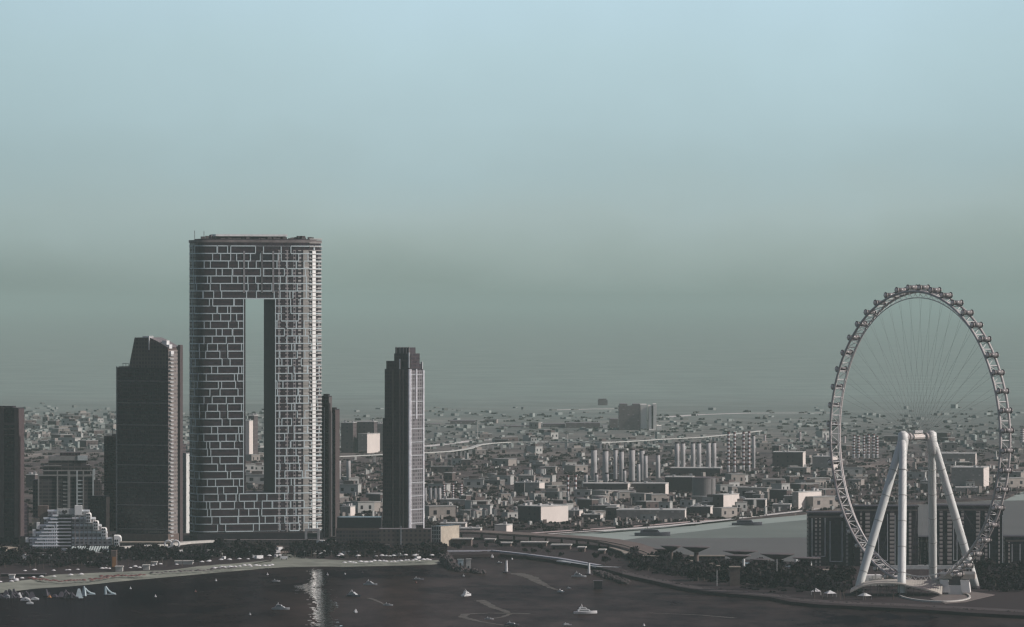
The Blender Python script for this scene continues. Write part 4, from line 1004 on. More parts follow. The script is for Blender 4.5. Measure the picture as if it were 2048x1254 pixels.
for i, (px, yt, yb, wd, fl_) in enumerate(((1188, 897, 962, 10, 0), (1211, 899, 962, 10, 0), (1231, 897, 958, 7, 0), (1243, 900, 962, 8, 0), (1264, 897, 961, 10, 0), (1284, 898, 960, 9, 0), (1291, 908, 955, 7, 13), (1316, 907, 955, 7, 13))):
    chimney('grey chimney, ' + ORD[i] + ' of the eight nearer tall stacks', px, yt, yb, wd, Yn + (i % 2) * 60, 'near row of tall grey chimneys', fl_)
for i, (px, yt, yb) in enumerate(((1172, 946, 968), (1193, 946, 966), (1214, 945, 966), (1249, 938, 963), (1277, 925, 963))):
    chimney('short grey stack, ' + ORD[i] + ' of five before the near chimneys', px, yt, yb, 6, Yn - 120, 'short stacks among the near chimneys')
for i, (px, fl_) in enumerate(((1354, 0), (1366, 0), (1386, 9), (1398, 9), (1417, 9), (1428, 9))):
    chimney('grey chimney, ' + ORD[i] + ' of the farther row rising above the dark tank', px, 884 if i < 4 else 883, 936, 7.5, 7000 + i * 8, 'farther row of grey chimneys', fl_)
for i, px in enumerate((678, 697)):
    chimney(('left' if i == 0 else 'right') + ' grey chimney of the pair between the slim twin towers and the stepped tower', px, 918, 958, 7, 6350, 'pair of chimneys between the towers', 9)
for i, px in enumerate((851, 861.5, 871, 879)):
    chimney('dark slim chimney, ' + ORD[i] + ' of the four just right of the stepped tower', px, 972, 1028, 6, 5900, 'slim chimneys right of the stepped tower')
def striped(label, px, pyt, pyb, wpx, Y, group, bands=9):
    rt = thing('striped_stack', label, 'striped stack', (xat(px, Y), Y, GZ), 0, group)
    r_ = wpx * 1.15 / 2 * Y / F; zt, zb = zat(pyt, Y) - GZ, 0; n_ = bands * 2
    zm = zt * .12
    for k in range(n_):
        a_, b_ = zm + (zt - zm) * k / n_, zm + (zt - zm) * (k + 1) / n_
        MB().lathe([(r_, a_), (r_, b_ - .01)], 0, 0, 10).build('band', M_STRR if k % 2 else M_STRW, rt, smooth=False)
    MB().lathe([(r_ * 1.25, 0), (r_, zm - .01)], 0, 0, 10).build('base', M_CHIM, rt)
for i, px in enumerate((888, 906, 922.5)): striped('red and white banded stack, ' + ORD[i] + ' of three right of the stepped tower', px, 968 if i < 2 else 967, 1022, 4.2, 5950, 'banded stacks right of the stepped tower', 6)
for i, px in enumerate((1136, 1151)): striped(('left' if i == 0 else 'right') + ' banded stack of the short pair left of the chimney rows', px, 950, 998, 4.2, 6050, 'short pair of banded stacks', 4)
for i, px in enumerate((1457, 1469, 1487, 1498)): striped('tall banded stack, ' + ORD[i] + ' of four right of the chimneys', px, 864 - (i == 3) * 1.5, 965, 4.4, 6900, 'four tall banded stacks', 9)
for i, px in enumerate((1507.5,)): chimney('brown stack right beside the four tall banded stacks', px, 869, 945, 5, 7050, None)
for i, (px, yt) in enumerate(((1529.5, 869), (1600, 863), (1651, 870), (1689, 872))): striped('lone distant banded stack, ' + ORD[i] + ' of four scattered left of the wheel', px, yt, 915, 4.2, 8300, 'lone distant banded stacks', 8)
for i, (px, yt) in enumerate(((1708, 870), (1717, 872), (1728, 870), (1737, 868), (1747, 868), (1754, 872))): striped('distant banded stack, ' + ORD[i] + ' of six inside the wheel', px, yt, 936, 4.6, 7500, 'cluster of banded stacks seen through the wheel', 7)
striped('banded stack cut by the right edge of the picture', 2045, 857, 905, 7, 8300, None, 7)

def tank(label, px0, px1, pyt, pyb, mt, group=None, Yy=None):
    Y = Yy or gY(pyb); r_ = (px1 - px0) / 2 * Y / F; rt = thing('storage_tank', label, 'storage tank', (xat((px0 + px1) / 2, Y), Y + r_, GZ), 0, group)
    h = zat(pyt, Y) - GZ
    MB().lathe([(r_, 0), (r_, h)], 0, 0, 40).build('shell', mt, rt, smooth=False); MB().lathe([(r_ * 1.01, h + .01), (r_ * 1.01, h + .6), (r_ * .5, h + 1.6), (0.02, h + 2)], 0, 0, 40).build('roof', M_DSTEEL, rt)
    MB().box(r_ * .7, r_ * .7 + 1, -r_ * .75 - .6, -r_ * .75, 0, h).build('ladder', M_OFFW, rt)
M_TANKD = mat('tank_dark', (0.17, 0.165, 0.165), .7, .12, .05); M_TANK = mat('tank_pale', (0.34, 0.36, 0.35), .7, .1, .05)
tank('big dark round storage tank in front of the farther chimney row', 1385, 1432, 957, 1001, M_TANKD)
for i, (a_, b_, t_, c) in enumerate(((1048, 1066, 940, 950), (1072, 1092, 938, 948), (1186, 1212, 996, 1012), (1150, 1170, 998, 1008), (941, 953, 1022, 1036), (964, 976, 1020, 1036), (984, 994, 1018, 1034), (1026, 1036, 1018, 1034), (1226, 1240, 985, 997), (1258, 1272, 982, 994))):
    tank('small pale storage tank ' + ['right of the grey field above the white sheds', 'next to the first pale tank, slightly higher', 'left of the long white hall', 'beside the short pair of banded stacks', 'leftmost of the row of four small tanks near the shore', 'second of the row of four small tanks near the shore', 'third of the row of four small tanks near the shore', 'rightmost of the row of four small tanks near the shore', 'left of the two behind the long white hall', 'right of the two behind the long white hall'][i], a_, b_, t_, c, M_TANK)
DK = facade('industrial_dark', (0.085, 0.068, 0.07), (0.04, 0.033, 0.036), 6, 7, .4, .3, roof=(0.26, 0.25, 0.24))
BW_ = mat('sunlit_shed_wall', (0.58, 0.54, 0.5), .8, .06, .1); PW = facade('shed_pale', (0.3, 0.28, 0.26), (0.2, 0.18, 0.17), 6, 8, .3, .3, roof=(0.46, 0.47, 0.45))  # bright end walls: sunlight painted into the side facing the sun
IND = [  # label, px0, pxs, pytop, pybase, rotation, depth, front material, side material
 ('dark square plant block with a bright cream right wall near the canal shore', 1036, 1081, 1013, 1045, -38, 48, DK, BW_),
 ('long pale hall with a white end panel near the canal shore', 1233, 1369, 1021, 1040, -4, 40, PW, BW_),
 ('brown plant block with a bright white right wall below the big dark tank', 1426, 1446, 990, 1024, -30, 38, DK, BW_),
 ('low dark wide building between the chimneys and the dark tank', 1330, 1384, 955, 984, -6, 40, mat('tank_hall_dark', (0.05, 0.04, 0.043), .8), None),
 ('dark boiler house at the feet of the near chimneys', 1166, 1255, 968, 992, -5, 36, DK, BW_),
 ('dark turbine hall below the right end of the near chimneys', 1262, 1330, 968, 990, -8, 36, DK, BW_),
 ('wide dark hall below the farther chimney row', 1340, 1440, 937, 952, -6, 40, DK, None),
 ('grey-brown hall with a white right end by the canal near the wheel', 1585, 1596, 985, 1018, -35, 50, PW, BW_),
 ('low hall with a bright white roof left of the wheel rim', 1608, 1672, 998, 1012, -4, 60, PW, BW_),
 ('pale factory block left of the banded stacks seen through the wheel', 1625, 1664, 914, 940, -14, 40, PW, BW_),
 ('dark brown factory between the four banded stacks and the wheel', 1545, 1605, 905, 935, -8, 46, DK, BW_),
 ('pale flat warehouse behind the right wheel legs, upper one', 1864, 1950, 908, 930, -7, 50, PW, BW_),
 ('large pale warehouse behind the right wheel legs, lower one', 1903, 1966, 936, 974, -12, 60, PW, BW_),
 ('long low pale shed at the water just left of the right rim', 1912, 1962, 976, 984, -4, 30, PW, BW_),
 ('white block seen between the inner wheel legs', 1841, 1862, 962, 980, -20, 20, PW, BW_),
 ('bright white shed by the road at the canal mouth', 989, 1012, 1051, 1066, -14, 26, BW_, BW_),
 ('long low pale shed right of the beige office block, front one', 902, 960, 1058, 1067, -3, 30, PW, BW_),
 ('long low pale shed right of the beige office block, rear one', 880, 930, 1048, 1056, -3, 30, PW, BW_),
 ('white and brown building cluster with a mast in the middle of the scrub', 1028, 1048, 966, 986, -20, 30, DK, BW_),
 ('white gabled building next to the mast in the middle of the scrub', 1049, 1078, 966, 988, -16, 24, PW, BW_),
 ('small white block on the shore road beneath the long pale hall', 1135, 1158, 1022, 1034, -12, 20, PW, BW_),
 ('small pale workshop left of the long pale hall', 1165, 1200, 1030, 1042, -10, 20, DK, BW_),
 ('low workshop with white right end below the boiler house', 1180, 1232, 1012, 1024, -8, 30, DK, BW_),
 ('dark shed above the shore road between the hall and the white-walled block', 1380, 1420, 1014, 1030, -8, 30, DK, BW_),
 ('pale flat shed right of the white-walled plant block', 1470, 1530, 1000, 1016, -6, 30, DK, BW_),
 ('white-ended shed below the four banded stacks', 1490, 1524, 986, 998, -10, 26, DK, BW_),
 ('low domed pale hall beside the shore road left of the wheel', 1545, 1580, 1010, 1020, -6, 26, PW, BW_),
 ('brown tower-like block between the slim towers and stepped tower, left one', 682, 706, 846, 906, -10, 30, DK, None),
 ('tall cream block between the slim towers and the stepped tower', 716, 734, 868, 906, -28, 40, PW, BW_),
 ('brown block with a pale top in the haze left of the stepped tower', 708, 748, 844, 905, -8, 30, DK, None),
 ('pale tower block touching the left side of the stepped tower in the haze', 750, 766, 848, 902, -8, 30, PW, None),
 ('low brown block seen at the left through the hole of the hollow tower', 496, 508, 832, 920, -8, 30, DK, None),
 ('white slim block at the left edge of the hole of the hollow tower', 488, 498, 842, 922, -8, 30, BW_, BW_),
 ('small white-ended block between the slim towers and the podium roof', 681, 700, 1014, 1032, -14, 20, PW, BW_),
 ('dark wide roof block left of the stepped hotel in the haze', 52, 70, 950, 975, -6, 20, DK, None),
 ('sandy sports hall above the low sheds right of the stepped tower', 880, 930, 1000, 1010, -6, 30, PW, BW_),
]
for (lb, p0, p1, yt, yb, a_, dp, m1, m2) in IND:
    Y = gY(yb); rt, x, z = bld('industrial_building' if 'tower' not in lb else 'office_building', lb, 'building', p0, p1, Y, a_)
    h = z(yt); MB().box(x(p0), x(p1), 0, dp, 0, h).build('wall', m1, rt)
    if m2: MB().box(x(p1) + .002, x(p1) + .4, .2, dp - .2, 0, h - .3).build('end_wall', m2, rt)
    MB().box(x(p0) - .4, x(p1) + .6, -.4, dp + .4, h + .01, h + .8).build('roof', mat('shed_roof', (0.4, 0.41, 0.39), .7, .12, .05), rt)
    r_ = random.Random(int(p0))
    for k in range(r_.randint(1, 4)):
        xx = r_.uniform(x(p0) + 1, x(p1) - 3); yy = r_.uniform(2, dp - 6); MB().box(xx, xx + 3, yy, yy + 4, h + .81, h + r_.uniform(2, 4)).build('roof_vent', M_SILVER, rt)
# dark masts / thin poles
for (px, yt, yb, lb) in ((955, 845, 878, 'thin pale mast beside the bend of the distant viaduct'), (1080, 956, 984, 'thin white mast on the gabled building in the scrub'), (942, 1003, 1024, 'thin pole above the row of four small tanks'), (1135, 868, 892, 'thin mast by the long distant road')):
    Y = gY(yb); tag(MB().tube([(xat(px, Y), Y, GZ), (xat(px, Y), Y, zat(yt, Y))], [1.0, .5], 6).build('mast', M_OFFW), lb, 'mast')

# hazy hotel cluster, box and ghost towers
def far_block(label, parts, Y, mt_dark=GL_F, name='distant_hotel', cat='building'):
    rt = thing(name, label, cat, (xat(parts[0][0], Y), Y, GZ))
    X0 = xat(parts[0][0], Y)
    for (p0, p1, yt, dy, mm) in parts: MB().box(xat(p0, Y) - X0, xat(p1, Y) - X0, dy, dy + 60, 0, zat(yt, Y) - GZ).build('wing', mm, rt)
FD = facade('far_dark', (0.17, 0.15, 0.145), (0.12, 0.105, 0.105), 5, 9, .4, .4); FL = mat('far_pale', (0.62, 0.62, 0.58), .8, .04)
far_block('hazy cluster of twin-winged hotel blocks, dark left half and pale right half', [(1238, 1280, 812, 0, FD), (1240, 1255, 808, 8, FD), (1266, 1280, 808.5, 10, FD), (1281, 1294, 809, 3, FL), (1297, 1303, 811, -4, FL), (1306.5, 1313, 808, -6, FL), (1303.5, 1306, 812, 4, FD), (1314, 1323, 851, -6, FL), (1297, 1307, 858, -40, FL)], 9100)  # pale wings paint the sunlit right half of the cluster
Y = 11200
rt, x, z = bld('hazy_block', 'small brown flat-topped block floating in the haze above the hotel cluster', 'building', 1196, 1215, Y, 0)
MB().box(x(1196), x(1215), 0, 30, 0, z(800)).build('wall', FD, rt); MB().box(x(1197), x(1213), 4, 26, z(800) + .02, z(797.5)).build('roof_plant', FD, rt)
for i, (p0, p1, yt, Y, lb) in enumerate(((712, 725, 716, 21000, 'left ghostly tower faint in the haze left of the stepped tower'), (731, 748, 721, 21500, 'right ghostly tower faint in the haze left of the stepped tower'), (1255, 1268, 752, 22000, 'faint tower far away in the haze above the hotel cluster'), (862, 868, 758, 22000, 'thin faint tower in the haze right of the stepped tower'))):
    slab_tower(lb, p0, p1, p1, yt, Y, 0, FD, name='ghost_tower', d=40)
far_block('long brown building block along the far road, left part', [(1003, 1060, 852, 0, FD), (1060, 1085, 846, 10, FL), (1086, 1130, 848, 5, FD)], 9300, name='distant_block')
far_block('wide brown mass of blocks under the hotel cluster, right part of the far road', [(1132, 1200, 846, 0, FD), (1206, 1215, 851, -4, FL), (1220, 1236, 838, 5, FD)], 9250, name='distant_block')
far_block('low dark brown block on the horizon right of the stepped tower', [(846, 880, 848, 0, FD), (900, 950, 842, 30, FD)], 9500, name='distant_block')

# ------------------------------------------------------------------ roads
def ribbon(name, line, w_, z, th, m, parent=None, n=120):
    P = resample([(*gp(x_, y_, z_), z_) for x_, y_, z_ in line], n); mb = MB()
    for i in range(n - 1):
        a_, b_ = P[i], P[i + 1]
        def sd(k):
            d = (P[min(k + 1, n - 1)] - P[max(k - 1, 0)]); d.z = 0; d.normalize(); return Vector((-d.y, d.x, 0)) * w_ / 2
        s0, s1 = sd(i), sd(i + 1); dn = Vector((0, 0, -th))
        mb.quad(a_ - s0, b_ - s1, b_ + s1, a_ + s0); mb.quad(a_ - s0 + dn, b_ - s1 + dn, b_ - s1, a_ - s0); mb.quad(a_ + s0, b_ + s1, b_ + s1 + dn, a_ + s0 + dn); mb.quad(a_ + s0 + dn, b_ + s1 + dn, b_ - s1 + dn, a_ - s0 + dn)
    return mb.build(name, m, parent), P
rt = thing('viaduct', 'long distant viaduct crossing the plain as a bright thin line on short piers', 'viaduct')
vl = [(600, 916, 14), (750, 909, 14), (845, 905, 14), (900, 902, 14), (940, 896, 14), (958, 889, 14), (980, 886, 14), (1020, 883.5, 14), (1100, 883, 14), (1200, 884.5, 14), (1260, 882, 12), (1320, 878, 12), (1400, 874, 12), (1470, 867, 12), (1520, 861, 12)]
_, P = ribbon('deck', vl, 8, 14, 1.1, mat('viaduct_pale', (0.4, 0.42, 0.4), .8, .05), rt)
for k in range(6, 60, 1):
    p = P[k * 2 if k * 2 < 120 else 119]; MB().box(p.x - 1.5, p.x + 1.5, p.y - 2, p.y + 2, GZ, p.z - 1.12).build('pier', mat('viaduct_pier', (0.5, 0.5, 0.49), .8), rt)
o, _ = ribbon('road', [(845, 893, GZ + .1), (900, 887, GZ + .1), (930, 883, GZ + .1), (960, 880, GZ + .1), (1000, 879, GZ + .1)], 22, 0, .09, M_DECK); tag(o, kind='structure')
for i, ln in enumerate([[(1330, 834), (1400, 829), (1500, 826), (1660, 826)], [(1100, 820), (1180, 818), (1240, 817)], [(1200, 1062), (1330, 1052), (1460, 1038), (1600, 1022), (1640, 1016)], [(1060, 1066), (1150, 1060), (1300, 1050), (1420, 1040)], [(860, 1012), (960, 1004), (1160, 999), (1240, 993)], [(1090, 1068), (1250, 1057), (1400, 1046)]]):
    o, _ = ribbon('road', [(a_, b_, GZ + .1 + .01 * i) for a_, b_ in ln], (30, 24, 10, 8, 8, 5)[i], 0, .09, M_DECK if i != 3 else mat('pinkish_paving', (0.5, 0.42, 0.4), .85, .1)); tag(o, kind='structure')
# near causeway bridge: brown deck with pale kerb line
rt = thing('causeway_bridge', 'brown causeway road bridge curving from the towers down to the wheel island', 'bridge')
cl = [(895, 1062, 9), (960, 1062, 10), (1050, 1067, 10), (1150, 1073, 10), (1210, 1079, 10), (1250, 1087, 9), (1290, 1100, 7), (1325, 1117, 4)]
_, P = ribbon('deck', cl, 30, 10, 2.2, mat('bridge_brown', (0.12, 0.095, 0.085), .9, .1, .05), rt)
_, _ = ribbon('parapet', [(a_, b_ + 2.4, c_ + 1.2) for a_, b_, c_ in cl], 1.5, 10, 1.0, mat('bridge_parapet', (0.2, 0.16, 0.14), .9), rt)
for k in range(4, 110, 6): p = P[k]; MB().box(p.x - 1, p.x + 1, p.y - 6, p.y + 6, GZ if p.y > 0 else 0, p.z - 2.22).build('pier', M_BEIGE, rt)
rt = thing('ramp', 'narrow pale slip road curving down beside the causeway bridge', 'ramp')
ribbon('deck', [(1225, 1094, 7), (1250, 1102, 6), (1262, 1112, 5), (1275, 1122, 4)], 7, 6, 1, M_BEIGE, rt, 40)
o, _ = ribbon('quay', [(893, 1101, GZ + 1.2), (985, 1100, GZ + 1.2), (1050, 1107, GZ + 1.2), (1120, 1116, GZ + 1.2), (1200, 1130, GZ + 1.2)], 5, 0, 1.2, mat('quay_edge_pale', (0.34, 0.36, 0.4), .8)); tag(o, kind='structure')
o, _ = ribbon('pier_deck', [(1120, 1121, 2.8), (1150, 1125, 2.8), (1200, 1133, 2.8), (1240, 1134, 2.8)], 7, 0, 1.0, mat('pier_deck_pale', (0.4, 0.44, 0.45), .8)); tag(o, 'low pale jetty along the causeway shore', 'jetty')
SH = [(906, 942, 1077, 1090), (970, 988, 1078, 1084), (998, 1021, 1085, 1091), (1042, 1092, 1084, 1091), (1103, 1140, 1089, 1097), (1156, 1169, 1094, 1102), (1198, 1209, 1099, 1106)]
for i, (p0, p1, yt, yb) in enumerate(SH):
    Y = gY(yb + 2); rt, x, z = bld('low_pavilion', 'low white-roofed shed beside the causeway, ' + ORD[i] + ' of seven', 'shed', p0, p1, Y, -5, 'white-roofed sheds along the causeway')
    h = max(3.5, z(yt)); MB().box(x(p0), x(p1), 0, 16, 0, h - 1).build('wall', M_BROWN, rt); MB().box(x(p0) - 1, x(p1) + 1, -1, 17, h - .99, h).build('roof', M_OFFW, rt)
    MB().box(x(p0) + 1, x(p0) + 3.5, -.15, -.003, .01, 2.5).build('door', M_BLACK, rt)

# ------------------------------------------------------------------ distant city: individual buildings + uncountable rest
HC = [mat('house_cream', (0.26, 0.24, 0.22), .85, .1), mat('house_white', (0.34, 0.35, 0.335), .85, .08), mat('house_brown', (0.09, 0.07, 0.068), .85, .15), mat('house_grey', (0.14, 0.13, 0.125), .85, .1)]
HF2 = [mat('far_wall_white', (0.27, 0.31, 0.295), .85, .08), mat('far_wall_pale', (0.22, 0.25, 0.238), .85, .08), mat('far_wall_mid', (0.19, 0.215, 0.205), .85, .1), mat('far_wall_brown', (0.15, 0.16, 0.15), .85, .1)]  # pale teal walls: distance haze painted into the colours
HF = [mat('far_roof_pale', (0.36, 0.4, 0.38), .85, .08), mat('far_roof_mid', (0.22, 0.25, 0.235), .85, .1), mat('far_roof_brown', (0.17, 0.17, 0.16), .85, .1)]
def house_mesh(k):
    r_ = random.Random(900 + k); w_, d, h = r_.uniform(9, 22), r_.uniform(10, 20), r_.uniform(5, 12)
    rt = thing('house', 'house', 'house'); MB().box(-w_ / 2, w_ / 2, -d / 2, d / 2, 0, h).build('wall', HC[k % 4], rt)
    MB().box(-w_ / 2 - .4, w_ / 2 + .4, -d / 2 - .4, d / 2 + .4, h + .01, h + .7).build('roof', mat('flat_roof', (0.26, 0.265, 0.255), .8, .1), rt)
    if k % 2: MB().box(-w_ / 4, w_ / 4, -d / 4, d / 4, h + .71, h + 3.6).build('roof_room', HC[(k + 1) % 4], rt)
    for j in range(2): MB().box(-w_ / 3 + j * w_ / 2, -w_ / 3 + j * w_ / 2 + 2.5, -d / 2 - .12, -d / 2 - .003, h * .35, h * .7).build('window', M_BLACK, rt)
    return rt
HP = [house_mesh(k) for k in range(8)]
def houses(n, x0, x1, y0, y1, s0, s1, label, group, avoid=lambda a_, b_: False):
    k = 0
    while k < n:
        px, py = random.uniform(x0, x1), random.uniform(y0, y1)
        if avoid(px, py): continue
        X, Y = gp(px, py); s = random.uniform(s0, s1); put(HP, (X, Y, GZ), R(random.choice((random.uniform(15, 55), random.uniform(-30, 5)))), (s * random.uniform(.7, 1.5), s, s), label, group); k += 1
houses(60, 46, 232, 832, 905, .6, 1.3, 'small pale house in the hazy suburb above the stepped hotel', 'houses in the suburb on the left')
houses(10, 668, 768, 958, 1030, .8, 1.5, 'small pale house between the slim towers and the stepped tower', 'houses between the towers')
houses(16, 492, 528, 900, 985, .7, 1.3, 'small house seen through the hole of the hollow tower', 'houses seen through the hole')
houses(62, 860, 1180, 905, 1040, .6, 1.3, 'small pale house in the industrial plain left of the chimneys', 'small houses left of the chimneys')
houses(70, 1180, 1660, 965, 1040, .6, 1.3, 'small pale plant building in the plain around the chimneys', 'small plant buildings around the chimneys', lambda a_, b_: canal_avoid(a_, b_ + 3) or 1270 < a_ < 1440 and b_ < 1004)
houses(50, 1540, 2048, 880, 985, .6, 1.2, 'small pale building on the plain behind the wheel', 'small buildings behind the wheel')
houses(22, 860, 1660, 845, 905, .6, 1.2, 'small pale house near the distant viaduct', 'houses near the viaduct')
def city(name, n, seed, x0, x1, y0, y1, s0, s1, mats):
    r_ = random.Random(seed); mb = MB()
    for k in range(n):
        py = y0 + (y1 - y0) * r_.random() ** .62; px = r_.uniform(x0, x1)
        if canal_avoid(px, py + 2): continue
        X, Y = gp(px, py); q = Y / 8000; w_, d, h = r_.uniform(s0, s1) * q, r_.uniform(s0, s1) * q, r_.uniform(1.5, 5) * (1 if r_.random() < .94 else 2)
        mb.cur = r_.randrange(len(mats)); an = R(r_.uniform(18, 62)); mb.obox((X, Y, GZ + h / 2), Vector((math.cos(an), math.sin(an), 0)), Vector((-math.sin(an), math.cos(an), 0)), Vector((0, 0, 1)), w_ / 2, d / 2, h / 2)
    return tag(mb.build(name, mats), kind='stuff')
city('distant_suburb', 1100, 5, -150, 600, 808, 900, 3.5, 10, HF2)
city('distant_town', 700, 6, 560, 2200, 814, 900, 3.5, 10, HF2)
city('plant_clutter', 2400, 7, 660, 2150, 890, 1052, 1.5, 6, [HC[1], HC[0], HC[2], HC[3], HC[1]])

# ------------------------------------------------------------------ waterfront pieces
def simple(name, label, cat, px0, px1, pyt, pyb, dp, mt, a=0, roof=None, over=.6, group=None):
    Y = gY(pyb); rt, x, z = bld(name, label, cat, px0, px1, Y, a, group); h = max(1.0, z(pyt))
    MB().box(x(px0), x(px1), 0, dp, 0, h - .5 if roof else h).build('wall', mt, rt)
    if roof: MB().box(x(px0) - over, x(px1) + over, -over, dp + over, h - .49, h + .3).build('roof', roof, rt)
    return rt, x, z
DW = facade('cafe_dark', (0.08, 0.066, 0.064), (0.02, 0.016, 0.02), 4, 4, .5, .7, roof=(0.1, 0.09, 0.09))
simple('cafe', 'dark glazed promenade building at the foot of the terraced hotel', 'cafe', 60, 225, 1106, 1116, 14, DW)
simple('promenade_building', 'dark promenade arcade below the slant-topped tower', 'arcade', 240, 340, 1085, 1100, 18, facade('arcade', (0.16, 0.14, 0.13), (0.025, 0.02, 0.025), 7, 8, .55, .55), roof=M_BEIGE)
simple('promenade_building', 'dark low arcade under the hollow tower', 'arcade', 430, 640, 1080, 1092, 18, DW)
simple('cafe', 'dark glazed cafe row below the slim twin towers', 'cafe', 640, 780, 1090, 1103, 16, DW)
simple('cafe', 'dark cafe row below the stepped tower near the palms', 'cafe', 790, 880, 1098, 1108, 16, DW)
# ribbed pale roof with brown stair tower
Y = gY(1112); rt, x, z = bld('market_hall', 'long hall with a ribbed pale green roof on the beachfront below the terraced hotel', 'hall', 138, 228, Y, 0)
MB().box(x(140), x(226), 0, 20, 0, z(1106)).build('wall', M_BLACK, rt)
for k in range(18):
    p = 138 + k * 5; i0 = MB(); i0.v = [(x(p), -1, z(1105)), (x(p + 4.6), -1, z(1105)), (x(p + 4.6) + .8, 21, z(1095)), (x(p) + .8, 21, z(1095)), (x(p + 2.3), -1, z(1103.6)), (x(p + 2.3) + .8, 21, z(1093.8))]
    i0.f = [(0, 4, 5, 3), (4, 1, 2, 5), (0, 1, 4), (3, 5, 2), (0, 3, 2, 1)]; i0.mi = [0] * 5; i0.build('roof_rib', M_TEAL, rt)
simple('stair_tower', 'small brown tower with orange panel at right end of the ribbed roof hall', 'tower', 222, 233, 1101, 1141, 8, M_BROWN)
X, Y = gp(228, 1141); tag(MB().box(X - 1.5, X + 1.5, Y - .35, Y - .05, GZ + 3, GZ + 12).build('door_panel', M_ORANGE), 'orange panel on the small brown tower beside the ribbed roof hall', 'panel')
# curved canopies: discs on stems
def saucer(label, px0, px1, pyt, pyb, pyg, cat='pavilion', m1=None, group='saucer-roofed pavilions on the island', bowl=True):
    Y = gY(pyg); c = (px0 + px1) / 2; r_ = (px1 - px0) / 2 * Y / F; rt = thing('saucer_pavilion', label, cat, (xat(c, Y), Y, GZ), 0, group)
    zt, zb = zat(pyt, Y) - GZ, zat(pyb, Y) - GZ
    MB().lathe([(r_ * .22, zb), (r_ * .6, zb + (zt - zb) * .45), (r_, zt - .5)], 0, 0, 28).build('bowl', m1 or mat('bowl_brown', (0.1, 0.078, 0.08), .8), rt, smooth=True)
    MB().lathe([(r_ * 1.01, zt - .49), (r_ * 1.01, zt), (r_ * .3, zt + .4), (.02, zt + .5)], 0, 0, 28).build('roof_disc', mat('disc_grey', (0.11, 0.095, 0.098), .75), rt)
    MB().lathe([(r_ * .2, 0), (r_ * .16, zb)], 0, 0, 10).build('stem', M_BROWN, rt)
    MB().lathe([(r_ * .75, 0), (r_ * .75, 3.5), (.02, 3.6)], 0, 0, 20).build('glass_hall', M_BLACK, rt)
    return rt
for i, a_ in enumerate(((1306, 1346, 1097, 1104, 1124), (1321, 1364, 1091, 1102, 1128), (1364, 1421, 1093, 1104, 1130), (1446, 1516, 1101, 1110, 1134), (1450, 1502, 1110, 1120, 1140), (1521, 1590, 1107, 1119, 1140), (1585, 1640, 1115, 1122, 1146), (1500, 1540, 1118, 1124, 1148))):
    saucer('dish-roofed pavilion, ' + ORD[i] + ' by its roof edge among those on the island', *a_)
ISL = [(1366, 1385, 1122, 1134, M_BEIGE), (1412, 1424, 1128, 1146, M_BEIGE), (1434, 1444, 1132, 1148, M_BEIGE), (1460, 1480, 1134, 1166, M_BROWN), (1522, 1555, 1136, 1145, M_OFFW), (1562, 1582, 1141, 1148, M_WHITE), (1637, 1668, 1150, 1160, M_ORANGE), (1380, 1450, 1112, 1122, DW), (1270, 1330, 1112, 1120, DW), (1600, 1700, 1140, 1150, DW)]
for i, (p0, p1, yt, yb, mm) in enumerate(ISL):
    simple('island_kiosk', ['small beige building left among the island trees', 'narrow beige block right of the small beige one', 'short beige block third among the island trees', 'tall brown gate block in the island trees', 'long low white-roofed kiosk under the widest pavilions', 'bright white kiosk near two poles', 'low kiosk with an orange-brown front left of the wheel', 'long dark hall behind the left pavilions', 'dark building by the causeway end', 'dark hall left of the outer wheel leg'][i], 'building', p0, p1, yt, yb + 6, 10, mm, roof=(mm if mm is M_WHITE else M_BEIGE))
for i, (px, yt, yb) in enumerate(((1487, 1118, 1138), (1562, 1116, 1136), (1592, 1118, 1140), (1621, 1122, 1146))):
    X, Y = gp(px, yb); tag(MB().tube([(X, Y, GZ), (X, Y, zat(yt, Y))], 1.3, 10).build('white_column', M_WHITE), 'bright white column among the pavilions, ' + ORD[i], 'column')
for i, (px, yt, yb) in enumerate(((1554, 1118, 1168), (1563, 1140, 1168), (1333, 1112, 1134), (1434, 1140, 1172))):
    X, Y = gp(px, yb); tag(MB().tube([(X, Y, GZ), (X, Y, zat(yt, Y))], .35, 5).build('lamp_post', M_SILVER), 'thin tall pole on the island, ' + ORD[(2, 3, 0, 1)[i]] + ' of four', 'pole')
for i, (px, py) in enumerate(((1632, 1190), (1660, 1194), (1729, 1199))):
    X, Y = gp(px, py); rt = thing('event_tent', 'small white open tent on the island waterfront, ' + ['leftmost', 'middle', 'rightmost'][i] + ' of three', 'tent', (X, Y, GZ), .3 * i, 'white tents on the island waterfront')
    mb = MB(); mb.v = [(-4, -4, 3), (4, -4, 3), (4, 4, 3), (-4, 4, 3), (0, 0, 5.5)]; mb.f = [(0, 1, 4), (1, 2, 4), (2, 3, 4), (3, 0, 4)]; mb.mi = [0] * 4; mb.build('canopy', M_WHITE, rt)
    for sx, sy in ((-1, -1), (1, -1), (1, 1), (-1, 1)): MB().tube([(sx * 3.8, sy * 3.8, 0), (sx * 3.8, sy * 3.8, 3)], .12, 4).build('leg', M_SILVER, rt)
